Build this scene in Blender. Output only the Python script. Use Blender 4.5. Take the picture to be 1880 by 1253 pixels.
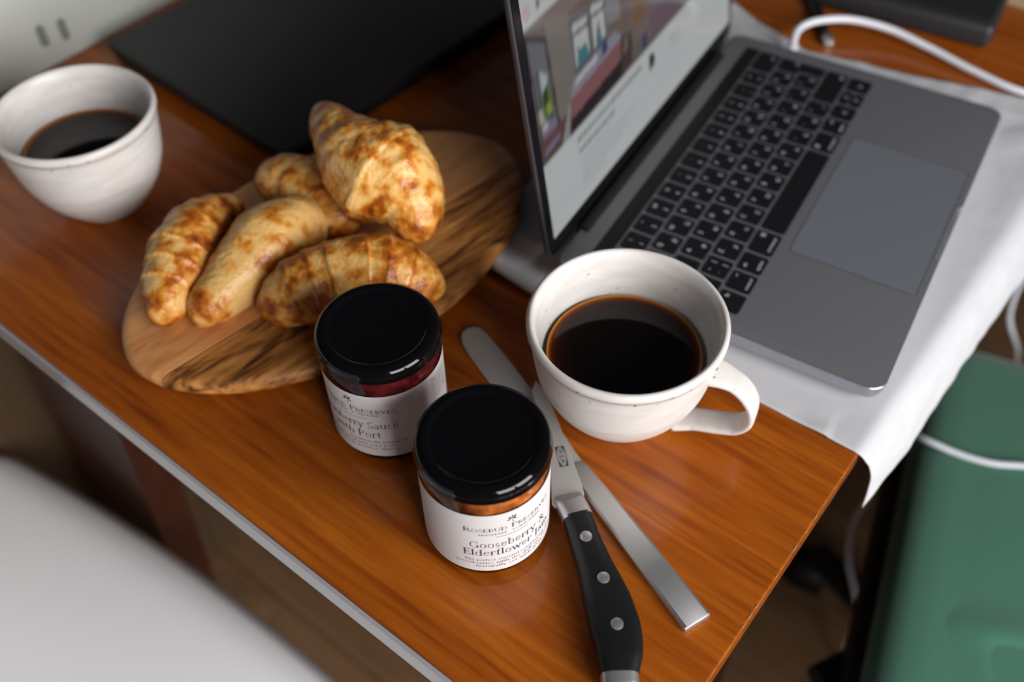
import bpy, bmesh, math, random
import numpy as np
from mathutils import Vector, Matrix, noise

random.seed(7)
rng = np.random.default_rng(7)
for o in list(bpy.data.objects):
    bpy.data.objects.remove(o)
scene = bpy.context.scene
COL = scene.collection
R = math.radians
TZ = 0.74                       # height of the table top

# ------------------------------------------------------------------ camera
CAM = Vector((-0.1211, -0.0418, 1.2024))
cx_ = Vector((0.6158, -0.7878, -0.0122)); cy_ = Vector((0.6038, 0.4619, 0.6498)); cz_ = Vector((-0.5063, -0.4075, 0.7600))
cam_d = bpy.data.cameras.new('camera')
cam_d.sensor_width = 36.0
cam_d.lens = 34.468
cam_d.clip_start = 0.02
cam_d.dof.use_dof = True
cam_d.dof.focus_distance = 0.497
cam_d.dof.aperture_fstop = 3.8
cam = bpy.data.objects.new('camera', cam_d)
m = Matrix.Identity(4)
for i, ax in enumerate((cx_, cy_, cz_)):
    ax = ax.normalized()
    for k in range(3):
        m[k][i] = ax[k]
for k in range(3):
    m[k][3] = CAM[k]
cam.matrix_world = m
COL.objects.link(cam)
scene.camera = cam

# ------------------------------------------------------------------ world, lights, exposure
world = bpy.data.worlds.new('room_light')
scene.world = world
world.use_nodes = True
bg = world.node_tree.nodes['Background']
bg.inputs[0].default_value = (0.80, 0.86, 1.0, 1)
bg.inputs[1].default_value = 0.042

def area(name, loc, target, sx, sy, power, col):
    d = bpy.data.lights.new(name, 'AREA')
    d.shape = 'RECTANGLE'; d.size = sx; d.size_y = sy
    d.energy = power; d.color = col
    o = bpy.data.objects.new(name, d)
    o.location = loc
    o.rotation_euler = (Vector(target) - Vector(loc)).to_track_quat('-Z', 'Y').to_euler()
    COL.objects.link(o)
    return o

WL = (-0.10, -1.20, 1.36)
area('window_light', (WL[0] - 0.33, WL[1], WL[2]), (0.1, 0.2, 0.80), 0.60, 0.9, 22.0, (1.0, 0.98, 0.97))
area('window_light', (WL[0] + 0.33, WL[1], WL[2]), (0.1, 0.2, 0.80), 0.60, 0.9, 22.0, (1.0, 0.98, 0.97))
vs = scene.view_settings
vs.view_transform = 'Standard'
vs.look = 'None'
vs.exposure = 0.0
vs.gamma = 1.0
vs.use_curve_mapping = False

# ------------------------------------------------------------------ materials
def nodes_of(mat):
    mat.use_nodes = True
    return mat.node_tree

def P(name, col, rough=0.5, metal=0.0, spec=0.5, coat=0.0, sheen=0.0, bump=None, emit=None):
    mt = bpy.data.materials.new(name)
    nt = nodes_of(mt)
    b = nt.nodes['Principled BSDF']
    b.inputs['Base Color'].default_value = (*col, 1)
    b.inputs['Roughness'].default_value = rough
    b.inputs['Metallic'].default_value = metal
    b.inputs['Specular IOR Level'].default_value = spec
    b.inputs['Coat Weight'].default_value = coat
    b.inputs['Coat Roughness'].default_value = 0.08
    b.inputs['Sheen Weight'].default_value = sheen
    # slight procedural variation in every material
    tc = nt.nodes.new('ShaderNodeTexCoord')
    nz = nt.nodes.new('ShaderNodeTexNoise')
    sc, amt, dist = bump if bump else (120.0, 0.05, 0.0006)
    nz.inputs['Scale'].default_value = sc
    nz.inputs['Detail'].default_value = 4
    nt.links.new(tc.outputs['Object'], nz.inputs['Vector'])
    bp = nt.nodes.new('ShaderNodeBump')
    bp.inputs['Strength'].default_value = amt
    bp.inputs['Distance'].default_value = dist
    nt.links.new(nz.outputs['Fac'], bp.inputs['Height'])
    nt.links.new(bp.outputs['Normal'], b.inputs['Normal'])
    return mt

def ramp(nt, stops):
    r = nt.nodes.new('ShaderNodeValToRGB')
    e = r.color_ramp.elements
    while len(e) < len(stops):
        e.new(0.5)
    for el, (p, c) in zip(e, stops):
        el.position = p
        el.color = (*c, 1)
    return r

def wood(name, stops, scale, rough=0.3, coat=0.3, detail=6, distort=0.6, rot=(0, 0, 0), fine=0.35, bumpd=0.0004, spec=0.5):
    mt = bpy.data.materials.new(name)
    nt = nodes_of(mt)
    b = nt.nodes['Principled BSDF']
    tc = nt.nodes.new('ShaderNodeTexCoord')
    rm = nt.nodes.new('ShaderNodeMapping')
    rm.inputs['Rotation'].default_value = rot
    mp = nt.nodes.new('ShaderNodeMapping')
    mp.inputs['Scale'].default_value = scale
    n1 = nt.nodes.new('ShaderNodeTexNoise')
    n1.inputs['Scale'].default_value = 1.0; n1.inputs['Detail'].default_value = detail
    n1.inputs['Distortion'].default_value = distort
    n2 = nt.nodes.new('ShaderNodeTexNoise')
    n2.inputs['Scale'].default_value = 6.0; n2.inputs['Detail'].default_value = 3
    nt.links.new(tc.outputs['Object'], rm.inputs['Vector'])
    nt.links.new(rm.outputs[0], mp.inputs['Vector'])
    nt.links.new(mp.outputs[0], n1.inputs['Vector'])
    nt.links.new(mp.outputs[0], n2.inputs['Vector'])
    mx = nt.nodes.new('ShaderNodeMix'); mx.data_type = 'FLOAT'
    mx.inputs[0].default_value = fine
    nt.links.new(n1.outputs['Fac'], mx.inputs[2]); nt.links.new(n2.outputs['Fac'], mx.inputs[3])
    r = ramp(nt, stops)
    nt.links.new(mx.outputs[0], r.inputs['Fac'])
    nt.links.new(r.outputs['Color'], b.inputs['Base Color'])
    bp = nt.nodes.new('ShaderNodeBump')
    bp.inputs['Strength'].default_value = 0.25; bp.inputs['Distance'].default_value = bumpd
    nt.links.new(mx.outputs[0], bp.inputs['Height'])
    nt.links.new(bp.outputs['Normal'], b.inputs['Normal'])
    b.inputs['Roughness'].default_value = rough
    b.inputs['Specular IOR Level'].default_value = spec
    b.inputs['Coat Weight'].default_value = coat
    b.inputs['Coat Roughness'].default_value = 0.12
    return mt

MAT = {}
MAT['table'] = wood('varnished_cherry_wood', [(0.30, (0.14, 0.025, 0.003)), (0.42, (0.25, 0.054, 0.004)), (0.56, (0.34, 0.084, 0.006)), (0.72, (0.44, 0.124, 0.009))],
                    (42, 2.6, 42), rough=0.30, coat=0.42, distort=1.0, spec=0.15, fine=0.5)
MAT['table_dark'] = wood('dark_table_leg_wood', [(0.3, (0.030, 0.008, 0.004)), (0.7, (0.062, 0.017, 0.007))], (20, 20, 2), rough=0.5, coat=0.0, spec=0.3)
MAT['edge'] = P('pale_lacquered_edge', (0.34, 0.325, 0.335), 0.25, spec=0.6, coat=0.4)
MAT['floor'] = wood('brown_floor_wood', [(0.3, (0.11, 0.058, 0.028)), (0.7, (0.24, 0.135, 0.068))], (14, 1.5, 14), rough=0.5, coat=0.0, spec=0.3)
MAT['wall'] = P('white_wall_paint', (0.52, 0.54, 0.50), 0.6, bump=(400, 0.1, 0.0005))
MAT['dado'] = wood('dark_wood_dado', [(0.3, (0.07, 0.04, 0.02)), (0.7, (0.13, 0.08, 0.045))], (12, 12, 2), rough=0.5, coat=0.0)
MAT['slot'] = P('slot_shadow_grey', (0.20, 0.21, 0.19), 0.7)
MAT['ceramic'] = None
MAT['lid'] = P('black_gloss_lid', (0.0025, 0.0025, 0.003), 0.07, spec=0.35, bump=(60, 0.02, 0.0002))
MAT['label'] = P('cream_paper_label', (0.66, 0.63, 0.63), 0.6, bump=(900, 0.1, 0.0002))
MAT['ink'] = P('dark_label_ink', (0.035, 0.035, 0.04), 0.6)
MAT['steel'] = P('brushed_steel', (0.56, 0.56, 0.55), 0.38, metal=0.88, bump=(300, 0.04, 0.0003))
MAT['blade'] = P('satin_blade_steel', (0.52, 0.51, 0.49), 0.45, metal=0.55, bump=(300, 0.04, 0.0003))
MAT['handle'] = P('black_knife_handle', (0.007, 0.007, 0.008), 0.42, spec=0.35)
MAT['alu'] = P('space_grey_aluminium', (0.172, 0.171, 0.180), 0.42, metal=0.35, spec=0.5, bump=(2500, 0.06, 0.0001))
MAT['lid_shell'] = P('grey_lid_shell', (0.055, 0.050, 0.058), 0.42, metal=0.35, spec=0.4)
MAT['pad'] = P('trackpad_glass', (0.180, 0.195, 0.222), 0.33, metal=0.25, spec=0.5)
MAT['alu_edge'] = P('polished_aluminium_edge', (0.42, 0.43, 0.48), 0.3, metal=0.8)
MAT['key'] = P('black_key_plastic', (0.007, 0.007, 0.009), 0.5, spec=0.3)
MAT['legend'] = P('white_key_legend', (0.55, 0.60, 0.68), 0.6)
MAT['bezel'] = P('black_glass_bezel', (0.006, 0.006, 0.007), 0.12, spec=0.3)
MAT['hinge'] = P('black_hinge_plastic', (0.008, 0.008, 0.009), 0.5, spec=0.3)
MAT['touchbar'] = P('dark_touch_strip', (0.008, 0.008, 0.008), 0.3, spec=0.4)
MAT['cloth'] = None
MAT['black_lid'] = P('matte_black_laptop_lid', (0.0125, 0.0115, 0.0145), 0.50, spec=0.35)
MAT['black_body'] = P('black_laptop_body', (0.006, 0.006, 0.007), 0.5, spec=0.4)
MAT['cable'] = P('white_cable_rubber', (0.72, 0.74, 0.80), 0.5)
MAT['green'] = P('green_seat_fabric', (0.044, 0.145, 0.096), 0.9, sheen=0.35, spec=0.2, bump=(900, 0.35, 0.0006))
MAT['black_plastic'] = P('black_chair_plastic', (0.008, 0.008, 0.008), 0.5, spec=0.3)
MAT['white_shell'] = P('white_chair_plastic', (0.88, 0.88, 0.90), 0.4, spec=0.4)
MAT['chair_leg'] = P('pale_beech_leg', (0.45, 0.30, 0.17), 0.5)
MAT['bank'] = P('matte_black_power_bank', (0.020, 0.020, 0.022), 0.5)
MAT['bank_top'] = P('dark_power_bank_face', (0.016, 0.017, 0.015), 0.45)
MAT['beige'] = P('beige_card', (0.42, 0.31, 0.18), 0.7)
MAT['grey_print'] = P('grey_print', (0.22, 0.22, 0.22), 0.6)

def mat_ceramic():
    mt = bpy.data.materials.new('speckled_cream_glaze')
    nt = nodes_of(mt); b = nt.nodes['Principled BSDF']
    tc = nt.nodes.new('ShaderNodeTexCoord')
    n = nt.nodes.new('ShaderNodeTexNoise'); n.inputs['Scale'].default_value = 45; n.inputs['Detail'].default_value = 5
    mp = nt.nodes.new('ShaderNodeMapping'); mp.inputs['Scale'].default_value = (1, 1, 4)
    nt.links.new(tc.outputs['Object'], mp.inputs[0]); nt.links.new(mp.outputs[0], n.inputs['Vector'])
    r = ramp(nt, [(0.30, (0.62, 0.58, 0.545)), (0.62, (0.71, 0.68, 0.655))])
    nt.links.new(n.outputs['Fac'], r.inputs['Fac'])
    v = nt.nodes.new('ShaderNodeTexNoise'); v.inputs['Scale'].default_value = 230; v.inputs['Detail'].default_value = 1
    nt.links.new(tc.outputs['Object'], v.inputs['Vector'])
    r2 = ramp(nt, [(0.20, (0.25, 0.16, 0.10)), (0.27, (1, 1, 1))])
    nt.links.new(v.outputs['Fac'], r2.inputs['Fac'])
    mx = nt.nodes.new('ShaderNodeMix'); mx.data_type = 'RGBA'; mx.blend_type = 'MULTIPLY'
    mx.inputs[0].default_value = 0.8
    nt.links.new(r.outputs['Color'], mx.inputs[6]); nt.links.new(r2.outputs['Color'], mx.inputs[7])
    nt.links.new(mx.outputs[2], b.inputs['Base Color'])
    b.inputs['Roughness'].default_value = 0.34
    b.inputs['Specular IOR Level'].default_value = 0.45
    bp = nt.nodes.new('ShaderNodeBump'); bp.inputs['Strength'].default_value = 0.05; bp.inputs['Distance'].default_value = 0.0006
    nt.links.new(n.outputs['Fac'], bp.inputs['Height']); nt.links.new(bp.outputs['Normal'], b.inputs['Normal'])
    return mt
MAT['ceramic'] = mat_ceramic()
MAT['rim_wear'] = P('brown_bare_clay', (0.30, 0.22, 0.17), 0.7)

def mat_cloth():
    mt = P('white_cotton_cloth', (0.53, 0.53, 0.55), 0.9, spec=0.15, bump=(1400, 0.3, 0.0004))
    return mt
MAT['cloth'] = mat_cloth()

def mat_vcol(name, attr, rough=0.5, spec=0.5, coat=0.0, emission=0.0, noise_bump=None):
    mt = bpy.data.materials.new(name)
    nt = nodes_of(mt); b = nt.nodes['Principled BSDF']
    a = nt.nodes.new('ShaderNodeAttribute'); a.attribute_name = attr
    if emission:
        b.inputs['Base Color'].default_value = (0.006, 0.006, 0.007, 1)
        nt.links.new(a.outputs['Color'], b.inputs['Emission Color'])
        b.inputs['Emission Strength'].default_value = emission
    else:
        nt.links.new(a.outputs['Color'], b.inputs['Base Color'])
    b.inputs['Roughness'].default_value = rough
    b.inputs['Specular IOR Level'].default_value = spec
    b.inputs['Coat Weight'].default_value = coat
    if noise_bump:
        tc = nt.nodes.new('ShaderNodeTexCoord'); n = nt.nodes.new('ShaderNodeTexNoise')
        n.inputs['Scale'].default_value = noise_bump[0]; n.inputs['Detail'].default_value = 5
        nt.links.new(tc.outputs['Object'], n.inputs['Vector'])
        bp = nt.nodes.new('ShaderNodeBump'); bp.inputs['Strength'].default_value = noise_bump[1]; bp.inputs['Distance'].default_value = noise_bump[2]
        nt.links.new(n.outputs['Fac'], bp.inputs['Height']); nt.links.new(bp.outputs['Normal'], b.inputs['Normal'])
    return mt
MAT['coffee'] = mat_vcol('black_coffee', 'tint', rough=0.05, spec=0.25)
MAT['screen'] = mat_vcol('laptop_display', 'tint', rough=0.10, spec=0.5, emission=0.56)

def mat_croissant():
    mt = bpy.data.materials.new('baked_croissant_crust')
    nt = nodes_of(mt); b = nt.nodes['Principled BSDF']
    tc = nt.nodes.new('ShaderNodeTexCoord')
    at = nt.nodes.new('ShaderNodeAttribute'); at.attribute_name = 'toast'
    n = nt.nodes.new('ShaderNodeTexNoise'); n.inputs['Scale'].default_value = 95; n.inputs['Detail'].default_value = 4; n.inputs['Roughness'].default_value = 0.5
    nt.links.new(tc.outputs['Object'], n.inputs['Vector'])
    ad = nt.nodes.new('ShaderNodeMath'); ad.operation = 'MULTIPLY_ADD'; ad.inputs[1].default_value = 2.7; ad.inputs[2].default_value = -1.02
    nt.links.new(n.outputs['Fac'], ad.inputs[0])
    a2 = nt.nodes.new('ShaderNodeMath'); a2.operation = 'ADD'
    nt.links.new(ad.outputs[0], a2.inputs[0]); nt.links.new(at.outputs['Fac'], a2.inputs[1])
    r = ramp(nt, [(0.05, (0.80, 0.48, 0.16)), (0.34, (0.70, 0.290, 0.040)), (0.58, (0.46, 0.122, 0.009)), (0.98, (0.17, 0.036, 0.005))])
    nt.links.new(a2.outputs[0], r.inputs['Fac'])
    nt.links.new(r.outputs['Color'], b.inputs['Base Color'])
    b.inputs['Roughness'].default_value = 0.34
    b.inputs['Specular IOR Level'].default_value = 0.55
    b.inputs['Subsurface Weight'].default_value = 0.0
    n3 = nt.nodes.new('ShaderNodeTexNoise'); n3.inputs['Scale'].default_value = 240; n3.inputs['Detail'].default_value = 3
    nt.links.new(tc.outputs['Object'], n3.inputs['Vector'])
    bp = nt.nodes.new('ShaderNodeBump'); bp.inputs['Strength'].default_value = 0.7; bp.inputs['Distance'].default_value = 0.0016
    nt.links.new(n3.outputs['Fac'], bp.inputs['Height']); nt.links.new(bp.outputs['Normal'], b.inputs['Normal'])
    return mt
MAT['croissant'] = mat_croissant()

def mat_glass():
    # thin clear jar glass: fresnel mirror over a transparent wall
    mt = bpy.data.materials.new('clear_jar_glass')
    nt = nodes_of(mt); nt.nodes.clear()
    out = nt.nodes.new('ShaderNodeOutputMaterial'); mx = nt.nodes.new('ShaderNodeMixShader')
    tr = nt.nodes.new('ShaderNodeBsdfTransparent'); gl = nt.nodes.new('ShaderNodeBsdfGlossy'); fr = nt.nodes.new('ShaderNodeFresnel')
    tr.inputs['Color'].default_value = (0.93, 0.93, 0.92, 1)
    gl.inputs['Roughness'].default_value = 0.04
    fr.inputs['IOR'].default_value = 1.36
    nt.links.new(fr.outputs[0], mx.inputs[0]); nt.links.new(tr.outputs[0], mx.inputs[1]); nt.links.new(gl.outputs[0], mx.inputs[2])
    nt.links.new(mx.outputs[0], out.inputs[0])
    return mt
MAT['glass'] = mat_glass()

def mat_jam(name, c0, c1):
    mt = bpy.data.materials.new(name)
    nt = nodes_of(mt); b = nt.nodes['Principled BSDF']
    tc = nt.nodes.new('ShaderNodeTexCoord')
    n = nt.nodes.new('ShaderNodeTexNoise'); n.inputs['Scale'].default_value = 150; n.inputs['Detail'].default_value = 4
    nt.links.new(tc.outputs['Object'], n.inputs['Vector'])
    r = ramp(nt, [(0.35, c0), (0.66, c1)])
    nt.links.new(n.outputs['Fac'], r.inputs['Fac']); nt.links.new(r.outputs['Color'], b.inputs['Base Color'])
    b.inputs['Roughness'].default_value = 0.25
    return mt
MAT['jam_orange'] = mat_jam('amber_jam', (0.20, 0.036, 0.006), (0.62, 0.20, 0.040))
MAT['jam_red'] = mat_jam('dark_red_jam', (0.035, 0.003, 0.005), (0.22, 0.018, 0.024))

MAT['board_pale'] = wood('pale_acacia_wood', [(0.30, (0.46, 0.165, 0.046)), (0.50, (0.68, 0.300, 0.100)), (0.70, (0.78, 0.41, 0.165))],
                         (9, 60, 40), rough=0.5, coat=0.0, rot=(0, 0, R(9.0)), distort=1.2)
MAT['board_dark'] = wood('dark_mango_wood', [(0.34, (0.022, 0.012, 0.006)), (0.42, (0.20, 0.068, 0.013)), (0.53, (0.48, 0.190, 0.042)), (0.70, (0.66, 0.33, 0.10))],
                         (10, 62, 50), rough=0.5, coat=0.0, rot=(0, 0, R(9.0)), distort=2.2, fine=0.25)

# ------------------------------------------------------------------ object helpers
def tag(o, label=None, cat=None, group=None, kind=None):
    if label: o['label'] = label
    if cat: o['category'] = cat
    if group: o['group'] = group
    if kind: o['kind'] = kind
    return o

def thing(name, label, cat, loc, rz=0.0, group=None):
    o = bpy.data.objects.new(name, None)
    o.empty_display_size = 0.02
    o.location = loc
    o.rotation_euler = (0, 0, rz)
    COL.objects.link(o)
    return tag(o, label, cat, group)

def obj(name, verts, faces, mats, parent=None, smooth=False, fmat=None, loc=None, sharp=None):
    me = bpy.data.meshes.new(name)
    me.from_pydata([tuple(map(float, v)) for v in verts], [], [tuple(map(int, f)) for f in faces])
    for mt in (mats if isinstance(mats, (list, tuple)) else [mats]):
        me.materials.append(mt)
    if fmat is not None:
        me.polygons.foreach_set('material_index', np.asarray(fmat, dtype=np.int32))
    me.polygons.foreach_set('use_smooth', np.full(len(me.polygons), bool(smooth)))
    me.validate()
    if sharp:
        me.set_sharp_from_angle(angle=R(sharp))
    me.update()
    o = bpy.data.objects.new(name, me)
    COL.objects.link(o)
    if parent: o.parent = parent
    if loc is not None: o.location = loc
    return o

def local(verts, root):
    """world points -> local points of an unscaled root (location + z rotation)"""
    v = np.asarray(verts, float) - np.array(root.location)
    a = -root.rotation_euler.z
    c, s = math.cos(a), math.sin(a)
    out = v.copy()
    out[:, 0] = c * v[:, 0] - s * v[:, 1]
    out[:, 1] = s * v[:, 0] + c * v[:, 1]
    return out

def lathe(profile, n=96, closed_top=False, closed_bottom=False, wob=None):
    V, Fc = [], []
    for (r, z) in profile:
        for i in range(n):
            a = 2 * math.pi * i / n
            rr = r
            if wob: rr *= wob(a, z)
            V.append((rr * math.cos(a), rr * math.sin(a), z))
    for j in range(len(profile) - 1):
        for i in range(n):
            i2 = (i + 1) % n
            Fc.append((j * n + i, j * n + i2, (j + 1) * n + i2, (j + 1) * n + i))
    if closed_bottom: Fc.append(tuple(range(n))[::-1])
    if closed_top: Fc.append(tuple(range((len(profile) - 1) * n, len(profile) * n)))
    return V, Fc

def catmull(pts, n, closed=False):
    pts = np.asarray(pts, float)
    m_ = len(pts)
    seg = np.linalg.norm(np.diff(pts[:, :3], axis=0), axis=1)
    t = np.r_[0, np.cumsum(seg)]
    d = np.gradient(pts, t, axis=0) if m_ > 2 else np.repeat((pts[1:] - pts[:1]) / t[1], 2, axis=0)
    s = np.linspace(0, t[-1], n)
    k = np.clip(np.searchsorted(t, s, side='right') - 1, 0, m_ - 2)
    h = (t[k + 1] - t[k])[:, None]
    u = ((s - t[k]) / (t[k + 1] - t[k]))[:, None]
    return ((2 * u**3 - 3 * u**2 + 1) * pts[k] + (u**3 - 2 * u**2 + u) * h * d[k] + (-2 * u**3 + 3 * u**2) * pts[k + 1] + (u**3 - u**2) * h * d[k + 1])

def frames(path, up=(0, 0, 1)):
    T = np.gradient(path, axis=0); T /= np.linalg.norm(T, axis=1)[:, None]
    U = np.array(up, float)
    S = np.cross(T, U); S /= (np.linalg.norm(S, axis=1)[:, None] + 1e-9)
    N = np.cross(S, T)
    return T, S, N

def tube(pts, r, n=60, k=14, up=(0, 0, 1)):
    path = catmull(pts, n)
    rad = np.full(n, r) if np.isscalar(r) else np.interp(np.linspace(0, 1, n), np.linspace(0, 1, len(r)), r)
    T, S, N = frames(path, up)
    V = []
    for i in range(n):
        for j in range(k):
            a = 2 * math.pi * j / k
            V.append(path[i] + rad[i] * (math.cos(a) * S[i] + math.sin(a) * N[i]))
    Fc = [(i * k + j, i * k + (j + 1) % k, (i + 1) * k + (j + 1) % k, (i + 1) * k + j) for i in range(n - 1) for j in range(k)]
    Fc.append(tuple(range(k))[::-1]); Fc.append(tuple(range((n - 1) * k, n * k)))
    return np.array(V), Fc

def inset(poly, d):
    """move every corner of a counter-clockwise outline inwards by d"""
    p = np.asarray(poly, float)
    e = np.roll(p, -1, 0) - p
    e /= np.linalg.norm(e, axis=1)[:, None] + 1e-12
    nrm = np.c_[-e[:, 1], e[:, 0]]
    b = nrm + np.roll(nrm, 1, 0)
    ln = (b * b).sum(1)[:, None]
    b = b * 2 / np.maximum(ln, 0.8)
    return p + b * d

def slab(poly, z0, z1, bev=0.001, steps=3, bot=None):
    """solid prism over an outline with rounded upper and lower edges"""
    rings = []
    bb = bev if bot is None else bot
    for i in range(steps + 1):
        a = math.pi / 2 * i / steps
        rings.append((bb * (1 - math.sin(a)), z0 + bb * (1 - math.cos(a))))
    for i in range(steps + 1):
        a = math.pi / 2 * i / steps
        rings.append((bev * (1 - math.cos(a)), z1 - bev * (1 - math.sin(a))))
    return loft([(inset(poly, d), z) for d, z in rings])

def loft(rings, cap=True):
    n = len(rings[0][0])
    V, Fc = [], []
    for p, z in rings:
        for q in p:
            V.append((q[0], q[1], z))
    for j in range(len(rings) - 1):
        for i in range(n):
            i2 = (i + 1) % n
            Fc.append((j * n + i, j * n + i2, (j + 1) * n + i2, (j + 1) * n + i))
    if cap:
        Fc.append(tuple(range(n))[::-1]); Fc.append(tuple(range((len(rings) - 1) * n, len(rings) * n)))
    return np.array(V), Fc

def rrect(x0, y0, x1, y1, r, k=6):
    out = []
    for cx, cy, a0 in ((x1 - r, y0 + r, -90), (x1 - r, y1 - r, 0), (x0 + r, y1 - r, 90), (x0 + r, y0 + r, 180)):
        for i in range(k + 1):
            a = R(a0 + 90 * i / k)
            out.append((cx + r * math.cos(a), cy + r * math.sin(a)))
    return np.array(out)

def merge(parts):
    V, Fc = [], []
    for v, f in parts:
        b = len(V)
        V.extend([tuple(x) for x in v]); Fc.extend([tuple(i + b for i in q) for q in f])
    return V, Fc

def box(x0, y0, z0, x1, y1, z1, bev=0.002):
    return slab([(x0, y0), (x1, y0), (x1, y1), (x0, y1)], z0, z1, bev, 2)

def unproj(px, py, z):
    f = 1800.0
    d = np.array(cx_) * ((px - 940) / f) - np.array(cy_) * ((py - 626.5) / f) - np.array(cz_)
    k = (z - CAM[2]) / d[2]
    return np.array(CAM) + d * k

# ------------------------------------------------------------------ lettering (own serif stroke face)
TK, TN = 0.125, 0.055
GL = {}
def g(ch, w, *st): GL[ch] = (w, st)
def Sx(x, y0=0, y1=1, w=TK, f='tb'): return ('S', x, y0, y1, w, f)
def Lx(x0, y0, x1, y1, w=TN): return ('L', x0, y0, x1, y1, w)
def Ax(cx, cy, rx, ry, a0=0, a1=360): return ('A', cx, cy, rx, ry, a0, a1)
def Hx(x, y): return ('H', x, y)
g('A', .80, Lx(.08, 0, .40, 1), Lx(.40, 1, .73, 0, TK), Lx(.2, .36, .6, .36), Hx(.08, 0), Hx(.73, 0))
g('B', .68, Sx(.15), Lx(.15, 1, .34, 1), Lx(.15, .52, .36, .52), Lx(.15, 0, .36, 0), Ax(.33, .76, .23, .24, -90, 90), Ax(.35, .26, .26, .26, -90, 90))
g('C', .74, Ax(.41, .5, .34, .51, 45, 315), Lx(.66, .99, .66, .78), Lx(.66, .22, .66, .02))
g('D', .82, Sx(.15), Lx(.15, 1, .34, 1), Lx(.15, 0, .34, 0), Ax(.34, .5, .4, .5, -90, 90))
g('E', .64, Sx(.15), Lx(.15, 1, .56, 1), Lx(.15, .52, .46, .52), Lx(.15, 0, .58, 0), Lx(.56, 1, .56, .83), Lx(.58, 0, .58, .18), Lx(.46, .6, .46, .44))
g('G', .82, Ax(.41, .5, .34, .51, 45, 300), Sx(.68, .04, .42, TK, 't'), Lx(.66, .99, .66, .78))
g('H', .86, Sx(.16), Sx(.69), Lx(.16, .52, .69, .52))
g('I', .32, Sx(.16))
g('J', .38, Sx(.2, -.1, 1, TK, 't'), Ax(.06, -.08, .15, .16, -90, 0))
g('K', .78, Sx(.15), Lx(.2, .45, .6, 1), Lx(.32, .56, .68, 0, TK), Hx(.62, 1), Hx(.68, 0))
g('M', 1.0, Sx(.14, 0, 1, TN), Lx(.14, 1, .49, .05, TK), Lx(.49, .05, .84, 1), Sx(.84))
g('N', .86, Sx(.14, 0, 1, TN), Lx(.14, 1, .70, 0, TK), Sx(.70, 0, 1, TN, 't'))
g('O', .84, Ax(.42, .5, .34, .51))
g('P', .64, Sx(.15), Lx(.15, 1, .34, 1), Lx(.15, .47, .34, .47), Ax(.33, .735, .25, .265, -90, 90))
g('R', .74, Sx(.15), Lx(.15, 1, .34, 1), Lx(.15, .49, .34, .49), Ax(.33, .745, .24, .255, -90, 90), Lx(.36, .49, .66, 0, TK), Hx(.67, 0))
g('S', .56, Ax(.28, .76, .19, .25, 30, 270), Ax(.28, .25, .21, .26, -150, 90), Lx(.46, .98, .46, .78), Lx(.08, .22, .08, .02))
g('T', .72, Sx(.36, 0, 1, TK, 'b'), Lx(.04, 1, .68, 1), Lx(.05, 1, .05, .8), Lx(.67, 1, .67, .8))
g('U', .82, Sx(.15, .3, 1, TK, 't'), Ax(.42, .32, .27, .33, 180, 360), Sx(.69, .3, 1, TN, 't'))
g('V', .76, Lx(.08, 1, .39, 0, TK), Lx(.39, 0, .68, 1), Hx(.08, 1), Hx(.68, 1))
g('W', 1.1, Lx(.08, 1, .33, 0, TK), Lx(.33, 0, .55, .9), Lx(.52, 1, .78, 0, TK), Lx(.78, 0, 1.02, 1), Hx(.08, 1), Hx(1.02, 1))
g('Y', .74, Lx(.08, 1, .37, .46, TK), Lx(.66, 1, .37, .46), Sx(.37, 0, .48, TK, 'b'), Hx(.08, 1), Hx(.66, 1))
g('&', .92, Ax(.38, .78, .17, .2), Ax(.33, .25, .25, .26, 60, 330), Lx(.26, .68, .74, 0, TK), Lx(.54, .12, .72, .5), Hx(.72, .5))
X = .64
g('a', .56, Ax(.24, .17, .17, .18, 30, 330), Sx(.42, .02, .45, .1, ''), Ax(.26, .45, .16, .19, 10, 165), Lx(.42, .03, .52, .03))
g('b', .64, Sx(.14, 0, 1.02, .11, 't'), Ax(.34, X / 2, .22, .33, -150, 150))
g('c', .54, Ax(.30, X / 2, .22, .33, 40, 320))
g('d', .64, Sx(.50, 0, 1.02, .11, 'tb'), Ax(.29, X / 2, .22, .33, 30, 330))
g('e', .56, Ax(.30, X / 2, .22, .33, 15, 320), Lx(.08, .37, .5, .37))
g('f', .38, Sx(.17, 0, .8, .11, 'b'), Ax(.31, .8, .14, .2, 60, 180), Lx(.04, X, .34, X))
g('g', .58, Ax(.27, .42, .18, .22), Ax(.28, -.13, .22, .15), Lx(.2, .22, .3, .02), Lx(.4, .6, .54, .64))
g('h', .66, Sx(.14, 0, 1.02, .11), Ax(.33, .42, .19, .22, 0, 150), Sx(.52, 0, .44, .11, 'b'))
g('i', .30, Sx(.15, 0, X, .11), ('D', .15, .88, .075))
g('j', .28, Sx(.17, -.2, X, .11, 't'), ('D', .17, .88, .075), Ax(.04, -.18, .13, .13, -90, 0))
g('k', .62, Sx(.14, 0, 1.02, .11), Lx(.18, .28, .46, X), Lx(.26, .36, .52, 0, .1), Hx(.46, X), Hx(.52, 0))
g('l', .30, Sx(.15, 0, 1.02, .11))
g('m', .98, Sx(.14, 0, X, .11), Ax(.31, .42, .17, .22, 0, 150), Sx(.48, 0, .44, .11, 'b'), Ax(.66, .42, .17, .22, 0, 150), Sx(.83, 0, .44, .11, 'b'))
g('n', .66, Sx(.14, 0, X, .11), Ax(.33, .42, .19, .22, 0, 150), Sx(.52, 0, .44, .11, 'b'))
g('o', .60, Ax(.30, X / 2, .23, .33))
g('p', .64, Sx(.14, -.28, X, .11), Ax(.34, X / 2, .22, .33, -150, 150))
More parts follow.
